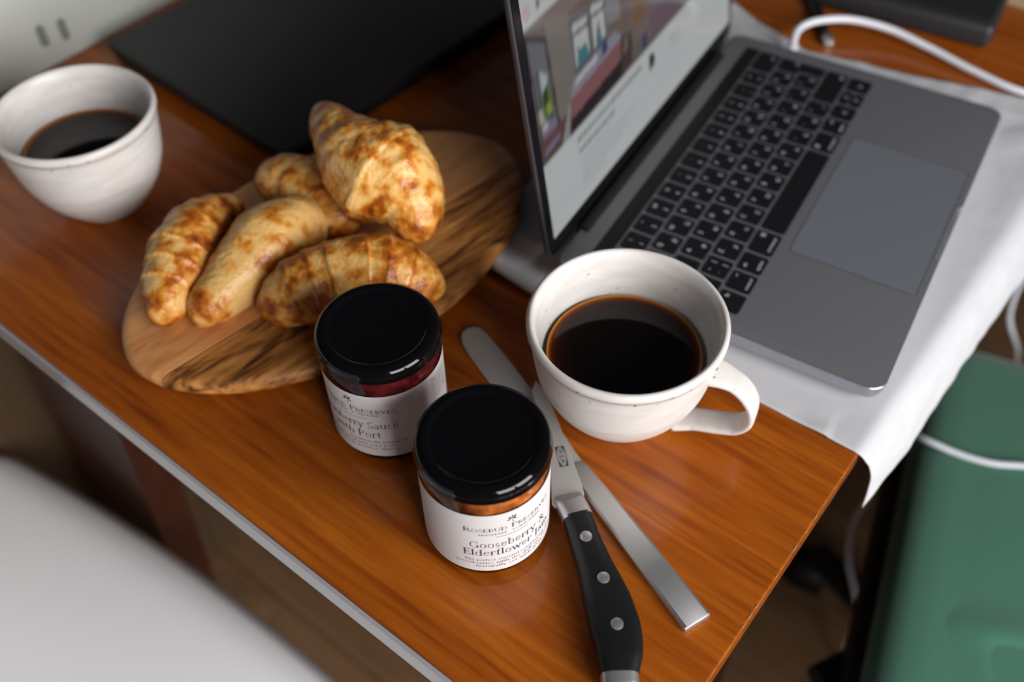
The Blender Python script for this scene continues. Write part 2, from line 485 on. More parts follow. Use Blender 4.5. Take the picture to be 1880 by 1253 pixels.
g('q', .64, Sx(.5, -.28, X, .11, 'b'), Ax(.29, X / 2, .22, .33, 30, 330))
g('r', .46, Sx(.14, 0, X, .11), Ax(.32, .42, .18, .22, 50, 150), ('D', .42, .55, .065))
g('s', .46, Ax(.23, .47, .14, .17, 30, 270), Ax(.23, .16, .16, .17, -150, 90))
g('t', .40, Sx(.17, .12, .84, .11, ''), Ax(.29, .14, .12, .15, 180, 300), Lx(.04, X, .34, X))
g('u', .66, Sx(.14, .2, X, .11, 't'), Ax(.33, .22, .19, .22, 180, 330), Sx(.52, 0, X, .11, 't'))
g('v', .58, Lx(.07, X, .3, 0, .11), Lx(.3, 0, .52, X), Hx(.07, X), Hx(.52, X))
g('w', .84, Lx(.07, X, .26, 0, .11), Lx(.26, 0, .43, .6), Lx(.41, X, .6, 0, .11), Lx(.6, 0, .78, X), Hx(.07, X), Hx(.78, X))
g('x', .58, Lx(.08, X, .48, 0, .11), Lx(.08, 0, .5, X), Hx(.1, X), Hx(.48, 0), Hx(.08, 0), Hx(.5, X))
g('y', .58, Lx(.07, X, .31, .02, .11), Lx(.52, X, .2, -.26), Hx(.07, X), Hx(.52, X), ('D', .16, -.24, .065))
g('z', .52, Lx(.08, X, .44, X), Lx(.44, X, .08, 0, .1), Lx(.08, 0, .46, 0))
g('.', .24, ('D', .12, .05, .07)); g(',', .24, ('D', .12, .05, .07), Lx(.13, .04, .07, -.14))
g("'", .2, Lx(.1, 1, .09, .8)); g('\u00b7', .3, ('D', .15, .4, .08)); g(' ', .34)

def quad(V, Fc, p):
    b = len(V); V.extend(p); Fc.append((b, b + 1, b + 2, b + 3))

def glyph(ch, V, Fc, ox, oy, s):
    w, st = GL.get(ch, GL[' '])
    def pt(x, y): return (ox + x * s, oy + y * s)
    def line(x0, y0, x1, y1, t, n=1):
        dx, dy = x1 - x0, y1 - y0
        L_ = math.hypot(dx, dy) + 1e-9
        nx, ny = -dy / L_ * t / 2, dx / L_ * t / 2
        for k in range(n):
            a, b = k / n, (k + 1) / n
            xa, ya, xb, yb = x0 + dx * a, y0 + dy * a, x0 + dx * b, y0 + dy * b
            quad(V, Fc, [pt(xa - nx, ya - ny), pt(xb - nx, yb - ny), pt(xb + nx, yb + ny), pt(xa + nx, ya + ny)])
    for q in st:
        if q[0] == 'S':
            _, x, y0, y1, t, f = q
            line(x, y0, x, y1, t)
            if 'b' in f: line(x - .13, y0 + .02, x + .13, y0 + .02, .05)
            if 't' in f: line(x - .13, y1 - .02, x + (.13 if t < TK or y1 > .99 else .05), y1 - .02, .05)
        elif q[0] == 'L':
            line(*q[1:6], n=2)
        elif q[0] == 'H':
            line(q[1] - .12, q[2] + (.02 if q[2] < .1 else -.02), q[1] + .12, q[2] + (.02 if q[2] < .1 else -.02), .05)
        elif q[0] == 'D':
            b = len(V)
            for k in range(8):
                V.append(pt(q[1] + q[3] * math.cos(k * math.pi / 4), q[2] + q[3] * math.sin(k * math.pi / 4)))
            Fc.append(tuple(range(b, b + 8)))
        elif q[0] == 'A':
            _, cx, cy, rx, ry, a0, a1 = q
            n = max(4, int(abs(a1 - a0) / 22))
            for k in range(n):
                pr = []
                for kk in (k, k + 1):
                    a = R(a0 + (a1 - a0) * kk / n)
                    t = (TN * .9 + (TK - TN) * abs(math.cos(a)) ** 1.5) / 2
                    pr.append((pt(cx + (rx - t) * math.cos(a), cy + (ry - t) * math.sin(a)), pt(cx + (rx + t * .3) * math.cos(a), cy + (ry + t * .3) * math.sin(a))))
                quad(V, Fc, [pr[0][0], pr[0][1], pr[1][1], pr[1][0]])
    return w * s

def text_width(txt, s, track=0.0, small=0.74):
    w = 0
    for c in txt:
        k = s
        if c.startswith('^'): continue
        w += GL.get(c, GL[' '])[0] * k + track
    return w

def typeset(txt, width, cap, baseline, smallcaps=False):
    """flat lettering centred on u=0, fitted to a width; returns verts (u, v) and faces"""
    V, Fc = [], []
    x = 0.0
    first = True
    for c in txt:
        sc = 1.0
        if smallcaps and not first and c.isalpha(): sc = 0.74
        first = (c == ' ')
        x += glyph(c, V, Fc, x, 0, sc) + 0.02
    A_ = np.array(V)
    A_[:, 0] = (A_[:, 0] - x / 2) * (width / x)
    A_[:, 1] = A_[:, 1] * cap + baseline
    return A_, Fc

# ------------------------------------------------------------------ structure: floor, wall
floor = obj('floor', *box(-1.6, -1.6, -0.04, 2.6, 0.69, -0.008, 0.002), MAT['table_dark'])
tag(floor, kind='structure')
floor['label'] = 'brown wooden plank floor under the table'
pw, pl_ = 0.145, 1.05
pv, pf = box(0.0008, 0.0008, -0.008, pw - 0.0008, pl_ - 0.001, 0.0, 0.0012)
plank_me = None
for i in range(29):
    for j in range(3):
        off = (i * 0.37) % pl_
        y0 = 0.69 - (j + 1) * pl_ + off * (j > 0 or True)
        ya, yb = max(-1.6, y0), min(0.69, y0 + pl_)
        if yb - ya < 0.1: continue
        if plank_me is None:
            pk = obj('plank', pv, pf, MAT['floor'], floor); plank_me = pk.data
        else:
            pk = bpy.data.objects.new('plank', plank_me); COL.objects.link(pk); pk.parent = floor
        pk.location = (-1.6 + i * pw, ya, 0)
        pk.scale = (1, (yb - ya) / pl_, 1)

WY = 0.692
wall = obj('wall_back', *box(-1.6, WY, 0.0, 2.6, WY + 0.10, 0.885, 0.001), MAT['wall'])
tag(wall, 'white painted wall behind the table', kind='structure')
for k, (sx, sz) in enumerate(((0.1943, 0.7665), (0.2128, 0.7635))):
    fr = rrect(sx - 0.0035, sz - 0.0095, sx + 0.0035, sz + 0.0095, 0.0032, 4)
    V, Fc = slab(fr, 0, 0.0012, 0.0004, 2)
    V = np.array([(v[0], WY - v[2], v[1]) for v in V])
    obj('wall_slot', V, Fc, MAT['slot'], wall)
dado = obj('trim_1', *box(-1.6, WY - 0.012, 0.0, 2.6, WY, 0.712, 0.002), MAT['dado'])
tag(dado, 'dark wooden dado along the bottom of the wall', kind='structure')

# ------------------------------------------------------------------ table
TX1, TY1 = 1.20, 0.6915
table = thing('table', 'varnished reddish-brown wooden table with pale edge, carrying the whole breakfast', 'table', (0, 0, 0))
top = rrect(0.0012, 0.0, TX1, TY1, 0.003, 3)
V, Fc = slab(top, TZ - 0.019, TZ, 0.0012, 3)
obj('tabletop', V, Fc, MAT['table'], table)
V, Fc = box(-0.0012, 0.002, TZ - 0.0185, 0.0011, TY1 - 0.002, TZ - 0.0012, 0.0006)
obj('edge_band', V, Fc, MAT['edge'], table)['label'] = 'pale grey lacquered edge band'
nk = []
for px_, py_, l_ in ((1492, 945, .0030), (1474, 973, .0016), (1449, 1000, .0042), (1413, 1051, .0014), (1374, 1104, .0026), (1360, 1122, .0034), (1349, 1141, .0020), (1545, 875, .0016)):
    q = unproj(px_, py_, TZ)
    V, Fc = lathe([(0.0, -.0004), (.7, -.0003), (1.0, 0.0), (.7, .0003), (0.0, .0004)], 8)
    V = np.array(V) * np.array([l_ * .7, .0005, 1]) + np.array([q[0], 0.0006, TZ - 0.0002]); nk.append((V, Fc))
V, Fc = merge(nk)
o = obj('edge_nicks', V, Fc, P('bare_pale_wood', (0.34, 0.17, 0.065), 0.8), table, smooth=True); o['kind'] = 'stuff'; o['label'] = 'pale chipped spots along the varnished edge'
def leg_board(x, ys, yb, depth, name='leg'):
    rings = []
    for z, (a, b) in ((0.0, yb), (TZ - 0.0195, ys)):
        rings.append(([(x, a), (x + depth, a), (x + depth, b), (x, b)], z))
    return loft(rings)
for x0 in (0.030, 1.11):
    obj('leg', *leg_board(x0, (0.445, 0.585), (0.57, 0.66), 0.035), MAT['table_dark'], table)
    obj('leg', *leg_board(x0 + 0.2, (0.03, 0.10), (0.03, 0.08), 0.035), MAT['table_dark'], table)
obj('apron', *box(0.07, 0.60, TZ - 0.10, 1.1, 0.625, TZ - 0.0195, 0.002), MAT['table_dark'], table)

# ------------------------------------------------------------------ white chair (lower left)
wc = thing('white_chair', 'white moulded plastic chair tucked against the pale table edge', 'chair', (-0.22, 0.40, 0))
NU, NV = 40, 40
V, Fc = [], []
for i in range(NU + 1):
    for j in range(NV + 1):
        s, t = i / NU, j / NV
        y = 0.14 + 0.535 * t
        tt = (t - .5) * 2
        xf = 0.024 - 0.25 * (y - 0.30) ** 2 - 0.05 * max(0, abs(tt) - .93) ** 2 * 200
        xb = -0.46
        x = xb + (xf - xb) * s
        z = 0.455 - 0.022 * (1 - tt * tt) * math.sin(math.pi * min(1, s * 1.05)) ** 2
        z += 0.005 - 0.024 * max(0, (s - 0.92) / 0.08) ** 2.2
        if s < 0.25:
            q = (0.25 - s) / 0.25
            z += 0.36 * q ** 1.7; x -= 0.0 - 0.055 * q
        V.append((x, y, z))
for i in range(NU):
    for j in range(NV):
        a = i * (NV + 1) + j
        Fc.append((a, a + NV + 1, a + NV + 2, a + 1))
o = obj('seat_shell', local(V, wc), Fc, MAT['white_shell'], wc, smooth=True)
md = o.modifiers.new('thick', 'SOLIDIFY'); md.thickness = 0.008; md.offset = -1
for sx, sy in ((0, 0), (0, 1), (1, 0), (1, 1)):
    a = (-0.36 + sx * 0.24, 0.27 + sy * 0.26, 0.43); b = (-0.44 + sx * 0.38, 0.22 + sy * 0.36, 0.0)
    V, Fc = tube([a, b], [0.016, 0.011], n=8, k=12, up=(0, 1, 0))
    obj('leg', local(V, wc), Fc, MAT['chair_leg'], wc, smooth=True, sharp=50)

# ------------------------------------------------------------------ green office chair (right)
GA = R(14.5)
gc = thing('office_chair', 'green fabric office chair with black frame pushed up to the table', 'chair', (0.462, -0.2765, 0), GA)
def seat_outline(hw, y0, y1, r): return rrect(-hw, y0, hw, y1, r, 8)
SZ = 0.485
so = seat_outline(0.228, -0.235, 0.252, 0.045)
rings = []
for d, z in ((0.004, SZ - 0.05), (0.0, SZ - 0.03), (0.003, SZ - 0.014), (0.010, SZ - 0.005), (0.022, SZ - 0.0005), (0.038, SZ + 0.001)):
    rings.append((inset(so, d), z))
V, Fc = loft(rings)
obj('seat_cushion', V, Fc, MAT['green'], gc, smooth=True, sharp=60)
# fabric top with a pulled fold running across it
def gl(p): 
    q = local(np.array([p]), gc)[0]
    return q[:2]
f0, f1 = gl(unproj(1825, 1180, SZ + .002)), gl(unproj(1890, 1193, SZ + .002))
fd = (f1 - f0) / np.linalg.norm(f1 - f0); fnrm = np.array([-fd[1], fd[0]])
if np.dot(gl(unproj(1825, 1150, SZ)) - f0, fnrm) < 0: fnrm = -fnrm      # points to the raised side
N_ = 110
hx0, hx1, hy0, hy1 = -0.190, 0.190, -0.197, 0.214
V, Fc = [], []
for j in range(N_ + 1):
    for i in range(N_ + 1):
        x_, y_ = hx0 + (hx1 - hx0) * i / N_, hy0 + (hy1 - hy0) * j / N_
        u_, v_ = 2 * i / N_ - 1, 2 * j / N_ - 1
        edge_ = (1 - u_ ** 8) * (1 - v_ ** 8)
        z_ = SZ - 0.0006 + 0.0030 * edge_ + 0.0012 * noise.noise(Vector((x_ * 14, y_ * 14, 2.0))) * edge_
        along = np.dot(np.array([x_, y_]) - f0, fd); across = np.dot(np.array([x_, y_]) - f0, fnrm)
        k_ = 1 / (1 + math.exp(-(along - 0.002) / 0.004))
        z_ += edge_ * (0.0045 * math.exp(-((across - 0.010) / 0.014) ** 2) * math.exp(-((along - .0) / 0.05) ** 2)
                       - 0.0075 * k_ * (1 / (1 + math.exp(across / 0.0012))) * math.exp(min(0, across) / 0.05))
        V.append((x_, y_, z_))
Fc = [(j * (N_ + 1) + i, j * (N_ + 1) + i + 1, (j + 1) * (N_ + 1) + i + 1, (j + 1) * (N_ + 1) + i) for j in range(N_) for i in range(N_)]
obj('seat_top', V, Fc, MAT['green'], gc, smooth=True)
fo = seat_outline(0.234, -0.242, 0.262, 0.045)
V, Fc = slab(fo, SZ - 0.085, SZ - 0.036, 0.010, 3)
obj('seat_frame', V, Fc, MAT['black_plastic'], gc, smooth=True, sharp=50)
V, Fc = lathe([(0.028, 0.10), (0.028, 0.40)], 20, True, True)
obj('gas_column', V, Fc, MAT['black_plastic'], gc, smooth=True, sharp=50)
rotl = Matrix.Rotation(-GA, 3, 'Z')
for k in range(5):
    a = R(53.8 + 72 * k)
    e = (0.338 * math.cos(a), 0.338 * math.sin(a), 0.075)
    V, Fc = tube([(0.02 * math.cos(a), 0.02 * math.sin(a), 0.105), e], [0.028, 0.017], 10, 10)
    arm = obj('base_arm', V, Fc, MAT['black_plastic'], gc, smooth=True, sharp=50)
    V, Fc = lathe([(0.006, -0.022), (0.026, -0.022), (0.029, -0.018), (0.029, 0.018), (0.026, 0.022), (0.006, 0.022)], 24, True, True)
    V = np.array(V); V = np.c_[V[:, 2], V[:, 1], V[:, 0]]
    c, s = math.cos(a + 0.6), math.sin(a + 0.6)
    V = np.c_[V[:, 0] * c - V[:, 1] * s + e[0], V[:, 0] * s + V[:, 1] * c + e[1], V[:, 2] + 0.029]
    obj('caster', V, Fc, MAT['black_plastic'], arm, smooth=True, sharp=50)
V, Fc = tube([(-0.05, 0.10, 0.40), tuple(gl(unproj(1560, 1225, .40))) + (.40,), tuple(gl(unproj(1525, 1240, .40))) + (.40,), tuple(gl(unproj(1500, 1252, .40))) + (.40,)], [0.006, 0.006, 0.016, 0.013], 24, 12)
obj('height_lever', V, Fc, MAT['black_plastic'], gc, smooth=True, sharp=60)
bo = rrect(-0.19, 0.0, 0.19, 0.26, 0.06, 8)
V, Fc = slab(bo, 0, 0.05, 0.02, 4)
V = np.array([(v[0], -0.30 - v[2] - 0.12 * v[1] * 0.6, 0.60 + v[1]) for v in V])
obj('backrest', V, Fc, MAT['green'], gc, smooth=True, sharp=60)
V, Fc = tube([(0, -0.1, 0.42), (0, -0.27, 0.43), (0, -0.335, 0.55), (0, -0.355, 0.75)], 0.018, 24, 10, up=(1, 0, 0))
obj('back_support', V, Fc, MAT['black_plastic'], gc, smooth=True, sharp=60)

# ------------------------------------------------------------------ white cloth under the laptop
LAP_LOC = (0.2713, 0.0053, TZ + 0.0025)
LAP_A = R(7.6)
lc, ls = math.cos(LAP_A), math.sin(LAP_A)
def lap_uv(x, y):
    dx, dy = x - LAP_LOC[0], y - LAP_LOC[1]
    return lc * dx + ls * dy, -ls * dx + lc * dy
NX, NY = 150, 130
xs_l = ([-0.06, 0.0, 0.06, 0.10, 0.218, 0.2555, 0.30], [0.2475, 0.2385, 0.2375, 0.2355, 0.2215, 0.2240, 0.245])
xs_r = ([-0.06, 0.0, 0.045, 0.12, 0.207, 0.25, 0.30], [0.665, 0.635, 0.621, 0.600, 0.581, 0.592, 0.615])
yb_x = ([0.20, 0.224, 0.262, 0.303, 0.45, 0.60], [0.250, 0.2555, 0.2715, 0.2870, 0.296, 0.294])
V, Fc = [], []
for j in range(NY + 1):
    t = j / NY
    for i in range(NX + 1):
        s = i / NX
        q0 = -0.062 - 0.004 * math.sin(s * 9) + 0.003 * math.sin(s * 23)
        x = np.interp(0.1, *xs_l) + s * (np.interp(0.1, *xs_r) - np.interp(0.1, *xs_l))
        q1 = np.interp(x, *yb_x)
        q = q0 + (q1 - q0) * t
        xl, xr = np.interp(q, *xs_l), np.interp(q, *xs_r)
        x = xl + s * (xr - xl)
        q1 = np.interp(x, *yb_x); q = q0 + (q1 - q0) * t
        nz = noise.noise(Vector((x * 22, q * 22, 1.3))) * 0.6 + noise.noise(Vector((x * 60, q * 60, 4.0))) * 0.25
        if q >= 0.004:
            y, z = q, TZ + 0.0012
        else:
            # rolls over the table edge and hangs, standing off a little
            d = 0.004 - q
            y = 0.004 - (0.020 + 0.014 * s) * (1 - math.exp(-d / 0.020))
            z = TZ + 0.0012 - max(0.0, d - 0.009 * (1 - math.exp(-d / 0.008))) * 0.98
        u, v = lap_uv(x, y)
        out = max(-u - 0.004, u - 0.308, v - 0.217, -v - 0.004, 0.0)
        k = min(1.0, out / 0.02)
        if q < 0.02: k = max(k * 0.4, 0.25 * min(1, max(0, 0.02 - q) / 0.03))
        z += 0.0035 * k * max(0.0, nz + 0.25)
        if q < -0.01: y -= 0.004 * (nz)
        # thick turned fold at the free end near the board
        if q > 0.13:
            fd = (x - xl)
            f = math.exp(-((fd - 0.004) / 0.006) ** 2) * min(1, (q - 0.13) / 0.06)
            z += 0.0055 * f
            f2 = math.exp(-((fd - 0.036 - 0.35 * (0.2555 - q)) / 0.006) ** 2) * min(1, (q - 0.13) / 0.06) * (x < 0.30)
            z += 0.004 * f2
        V.append((x, y, z))
for j in range(NY):
    for i in range(NX):
        a = j * (NX + 1) + i
        Fc.append((a, a + 1, a + NX + 2, a + NX + 1))
cloth = obj('tea_towel', V, Fc, MAT['cloth'], smooth=True)
tag(cloth, 'white cotton cloth under the open laptop, hanging over the table edge', 'cloth')
md = cloth.modifiers.new('thick', 'SOLIDIFY'); md.thickness = 0.001; md.offset = -1

# ------------------------------------------------------------------ open laptop
lap = thing('laptop', 'open grey laptop with black keys and a room photo on screen', 'laptop', LAP_LOC, LAP_A)
LW, LD, LH = 0.3041, 0.2124, 0.0155
out_l = rrect(0, 0, LW, LD, 0.0105, 8)
# add points along the front edge for the thumb scoop
front = [(x, 0.0) for x in np.linspace(0.0115, LW - 0.0115, 60)][1:-1]
out_l = np.vstack([out_l[-1:], np.array(front), out_l[:-1]])
def scoop(p, d):
    p = p.copy()
    for k in range(len(p)):
        if p[k][1] < 0.004 and 0.122 < p[k][0] < 0.182: p[k][1] += d
    return p
rings = [(inset(out_l, 0.010), 0.0010), (inset(out_l, 0.0045), 0.0025), (inset(out_l, 0.0012), 0.0060), (inset(out_l, 0.0002), 0.0100), (out_l, 0.0105),
         (scoop(out_l, 0.0022), 0.0106), (scoop(out_l, 0.0022), LH - 0.0006), (scoop(inset(out_l, 0.0004), 0.0022), LH - 0.0001), (scoop(inset(out_l, 0.0010), 0.0022), LH)]
V, Fc = loft(rings)
base = obj('base', V, Fc, [MAT['alu'], MAT['alu_edge']], lap, smooth=True, sharp=25)
nper = len(out_l)
fm = np.zeros(len(Fc), int)
for k in range(8 * nper):
    if k // nper >= 1 and k // nper < 8: fm[k] = 1
base.data.polygons.foreach_set('material_index', fm.astype(np.int32))
for fx in (0.025, LW - 0.025):
    for fy in (0.025, LD - 0.025):
        V, Fc = lathe([(0.006, 0.0), (0.0062, 0.0012)], 20, True, True)
        obj('rubber_foot', V, Fc, MAT['black_plastic'], lap, loc=(fx, fy, 0))
# touch strip
V, Fc = slab(rrect(0.0140, 0.1848, 0.2900, 0.1958, 0.0012, 3), LH - 0.0002, LH + 0.0001, 0.00005, 1)
obj('touch_strip', V, Fc, MAT['touchbar'], lap)
# trackpad with its gap
V, Fc = slab(rrect(0.0845, 0.0047, 0.2196, 0.0868, 0.003, 4), LH - 0.0003, LH + 0.00002, 0.00001, 1)
obj('trackpad_gap', V, Fc, MAT['hinge'], lap)['label'] = 'dark gap around the trackpad'
V, Fc = slab(rrect(0.0849, 0.0051, 0.2192, 0.0864, 0.0028, 4), LH - 0.0003, LH + 0.00012, 0.00005, 1)
obj('trackpad', V, Fc, MAT['pad'], lap)

# keyboard legends: default sans face converted to flat mesh
_fc = {}
def sans(txt):
    if txt in _fc: return _fc[txt]
    cu = bpy.data.curves.new('t', 'FONT'); cu.body = txt; cu.size = 1.0; cu.resolution_u = 2
    cu.align_x = 'CENTER'; cu.align_y = 'CENTER'
    o_ = bpy.data.objects.new('t', cu); COL.objects.link(o_)
    dg = bpy.context.evaluated_depsgraph_get(); dg.update()
    ev = o_.evaluated_get(dg); me = ev.to_mesh()
    V = np.array([v.co[:2] for v in me.vertices]) if len(me.vertices) else np.zeros((0, 2))
    Fc = [tuple(p.vertices) for p in me.polygons]
    ev.to_mesh_clear(); bpy.data.objects.remove(o_); bpy.data.curves.remove(cu)
    _fc[txt] = (V, Fc)
    return _fc[txt]

PW, PH = 0.01903, 0.0183
KX0, KY0 = 0.0140, 0.0925
def key(x0, y0, w, h, legends, poly=None):
    """legends: (text, size, fx, fy)"""
    gap = 0.0013
    ol = rrect(x0 + gap, y0 + gap, x0 + w - gap, y0 + h - gap, 0.0014, 3) if poly is None else np.array(poly)
    V, Fc = slab(ol, LH - 0.0001, LH + 0.0008, 0.0003, 2)
    V = [tuple(v) for v in V]; Fc = list(Fc); fm = [0] * len(Fc)
    for txt, size, fx, fy in legends:
        tv, tf = sans(txt)
        b = len(V)
        for p in tv: V.append((x0 + w * fx + p[0] * size, y0 + h * fy + p[1] * size, LH + 0.00083))
        for q in tf: Fc.append(tuple(i + b for i in q)); fm.append(1)
    return obj('key', V, Fc, [MAT['key'], MAT['legend']], lap, fmat=fm)

def two(a, b): return [(a, 0.0046, .27, .70), (b, 0.0046, .70, .30)]
rows = []
r1 = [('\u00a7', '\u00b1')] + list(zip('1234567890-=', '!"\u2116%:,.;()_+'))
x = KX0; y = KY0 + 4 * PH
for a, b in r1:
    key(x, y, PW, PH, [(b, 0.0040, .5, .70), (a, 0.0044, .5, .28)]); x += PW
key(x, y, PW * 1.5, PH, [('\u2190', 0.005, .75, .3)])
x = KX0; y = KY0 + 3 * PH
key(x, y, PW * 1.5, PH, [('\u21e5', 0.004, .22, .3)]); x += PW * 1.5
for a, b in zip('QWERTYUIOP[]', '\u0419\u0426\u0423\u041a\u0415\u041d\u0413\u0428\u0429\u0417\u0425\u042a'):
    key(x, y, PW, PH, two(a, b)); x += PW
xe = KX0 + 14.5 * PW
x = KX0; y = KY0 + 2 * PH
key(x, y, PW * 1.75, PH, [('\u2022', 0.004, .2, .7), ('\u21ea', 0.004, .2, .3)]); x += PW * 1.75
for a, b in zip("ASDFGHJKL;'\\", '\u0424\u042b\u0412\u0410\u041f\u0420\u041e\u041b\u0414\u0416\u042d\u0401'):
    key(x, y, PW, PH, two(a, b)); x += PW
gp = 0.0013
key(xe - PW, y, PW, PH * 2, [('\u21a9', 0.005, .75, .62)],
    poly=[(xe - 0.75 * PW + gp, y + gp), (xe - gp, y + gp), (xe - gp, y + 2 * PH - gp), (xe - PW + gp, y + 2 * PH - gp), (xe - PW + gp, y + PH + gp), (xe - 0.75 * PW + gp, y + PH + gp)])
x = KX0; y = KY0 + PH
key(x, y, PW * 1.25, PH, [('\u21e7', 0.005, .25, .3)]); x += PW * 1.25
key(x, y, PW, PH, [('~', .004, .28, .72), ('[', .004, .68, .72), ('`', .004, .28, .3), (']', .004, .68, .3)]); x += PW
for a, b in zip('ZXCVBNM,./', '\u042f\u0427\u0421\u041c\u0418\u0422\u042c\u0411\u042e?'):
    key(x, y, PW, PH, two(a, b)); x += PW
key(x, y, PW * 2.25, PH, [('\u21e7', 0.005, .85, .3)])
x = KX0; y = KY0
for w, lg in ((1, [('fn', .0042, .72, .70)]), (1, [('\u2303', .0042, .72, .72), ('control', .0036, .5, .26)]), (1, [('alt', .0036, .3, .72), ('option', .0036, .5, .26)]),
              (1.25, [('\u2318', .0046, .78, .70), ('command', .0036, .5, .26)]), (5, []), (1.25, [('\u2318', .0046, .22, .70), ('command', .0036, .5, .26)]),
              (1, [('alt', .0036, .7, .72), ('option', .0036, .5, .26)])):
    key(x, y, PW * w, PH, lg); x += PW * w
key(x, y, PW, PH, [('\u25c1', .0040, .5, .45)])
key(x + PW, y, PW, PH / 2 + 0.0005, [('\u25bd', .0036, .5, .5)])
key(x + PW, y + PH / 2 - 0.0005, PW, PH / 2 + 0.0005, [('\u25b3', .0036, .5, .5)])
key(x + 2 * PW, y, PW, PH, [('\u25b7', .0040, .5, .45)])
# ports on the right side
for py in (0.150, 0.166):
    V, Fc = slab(rrect(-0.0045, -0.0014, 0.0045, 0.0014, 0.0013, 4), 0, 0.0004, 0.0001, 1)
    V = np.array([(LW + v[2] - 0.0003, py + v[0], 0.0078 + v[1]) for v in V])
    obj('usb_port', V, Fc, MAT['black_plastic'], lap)
# hinge barrel
V, Fc = tube([(0.036, LD - 0.0015, LH - 0.0012), (LW - 0.036, LD - 0.0015, LH - 0.0012)], 0.0048, 10, 16)
obj('hinge', V, Fc, MAT['hinge'], lap, smooth=True, sharp=50)

# lid: its plane starts at the back edge and leans back 9 degrees
LT = R(9.0)
LY, LZ = 0.2155, LH - 0.0005
def lid_pt(u, v, d=0.0):
    """u along the width, v up the lid, d out of the screen (towards the user)"""
    return (u, LY + v * math.sin(LT) - d * math.cos(LT), LZ + v * math.cos(LT) + d * math.sin(LT))
def on_lid(V): return [lid_pt(v[0], v[1], v[2]) for v in V]
V, Fc = slab(rrect(0, -0.0015, LW, 0.209, 0.0095, 8), -0.0046, 0.0, 0.0012, 3, bot=0.003)
lid = obj('screen_lid', on_lid(V), Fc, MAT['lid_shell'], lap, smooth=True, sharp=35)
V, Fc = slab(rrect(0.0014, 0.000, LW - 0.0014, 0.2076, 0.0085, 8), 0.0, 0.0004, 0.0002, 1)
obj('bezel', on_lid(V), Fc, MAT['bezel'], lid)

# display picture, one colour per vertex of a fine grid
SU0, SU1, SV0, SV1 = 0.0085, 0.2985, 0.0120, 0.1950
gu, gv = 264, 168
uu = np.linspace(SU0, SU1, gu) * 1000; vv = np.linspace(SV0, SV1, gv) * 1000
U, Vv = np.meshgrid(uu, vv)
img = np.empty((gv, gu, 3)); img[:] = (0.60, 0.625, 0.625)
def inpoly(poly):
    p = np.array(poly, float); ins = np.zeros(U.shape, bool)
    for (x1, y1), (x2, y2) in zip(p, np.roll(p, -1, 0)):
        c = ((y1 > Vv) != (y2 > Vv))
        with np.errstate(divide='ignore', invalid='ignore'):
            xi = (x2 - x1) * (Vv - y1) / (y2 - y1 + 1e-12) + x1
        ins ^= c & (U < xi)
    return ins
def paint(poly, col, a=1.0):
    k = inpoly(poly)
    img[k] = img[k] * (1 - a) + np.array(col) * a
def rect(u0, v0, u1, v1): return [(u0, v0), (u1, v0), (u1, v1), (u0, v1)]
paint(rect(0, 67, 320, 154.9), (0.150, 0.120, 0.105))                         # room photograph
paint([(0, 154.9), (320, 154.9), (320, 148), (60, 142)], (0.215, 0.175, 0.165))
paint(rect(130, 80, 320, 146), (0.16, 0.13, 0.12))
paint([(30, 154), (56, 142), (56, 92), (30, 75)], (0.205, 0.180, 0.155))      # wall
paint([(56, 140), (100, 132), (102, 80), (56, 80)], (0.155, 0.145, 0.150))
paint(rect(6, 67, 46, 84), (0.115, 0.055, 0.048))                             # floor corner
paint([(32, 67), (46, 90), (48, 90), (42, 67)], (0.30, 0.30, 0.30))
paint([(7.4, 153), (30, 141), (33, 83), (10, 83)], (0.040, 0.022, 0.018))     # mirror frame
paint([(10, 149), (27.5, 139.2), (30, 87), (12, 87)], (0.150, 0.155, 0.165))
paint([(14, 128), (26, 120), (28, 90), (13, 90)], (0.085, 0.095, 0.115))
paint([(18, 126), (25, 121), (26, 108), (18, 108)], (0.45, 0.50, 0.50))
paint([(17, 110), (26, 116), (28, 96), (18, 94)], (0.10, 0.17, 0.035))
paint([(19, 112), (23, 114), (24, 104), (19, 102)], (0.01, 0.035, 0.01))
paint([(21, 104), (25, 104), (27, 96), (21, 96)], (0.30, 0.36, 0.05))
paint([(11, 104), (16, 104), (18, 92), (12, 92)], (0.45, 0.42, 0.33))
paint([(12, 95), (30, 90), (31, 74), (12, 72)], (0.20, 0.19, 0.27))
paint([(13, 92), (20, 92), (20, 88), (13, 88)], (0.50, 0.47, 0.42))
paint([(12, 84), (32, 84), (33, 78), (12, 76)], (0.15, 0.06, 0.065))
paint([(55, 138), (100, 130), (99, 103), (57, 99)], (0.115, 0.115, 0.135))    # window
for a, b in ((59, 76), (82, 97)):
    paint([(a, 133.5), (b, 130.5), (b, 126), (a, 128)], (0.50, 0.53, 0.54))
    paint([(a, 125.5), (b, 123.5), (b, 107), (a, 106)], (0.52, 0.54, 0.52))
paint([(62, 118), (66, 114), (72, 116), (76, 106), (61, 106)], (0.055, 0.19, 0.24))
paint([(86, 114), (90, 121), (93, 106), (85, 106)], (0.075, 0.16, 0.22))
paint([(100, 150), (118, 152), (118, 108), (100, 112)], (0.22, 0.23, 0.25))   # curtain
paint([(54, 101), (108, 103), (118, 96), (118, 90), (47, 88)], (0.27, 0.27, 0.33))   # bed
paint([(58, 99), (84, 101), (84, 97), (54, 96)], (0.60, 0.57, 0.54))
paint([(92, 104), (98, 104), (98, 96), (90, 96)], (0.045, 0.055, 0.115))
paint([(47, 90), (117, 94), (112, 80), (46, 77)], (0.255, 0.105, 0.110))
paint([(46, 77), (112, 80), (124, 84), (118, 67), (42, 67)], (0.018, 0.010, 0.010))
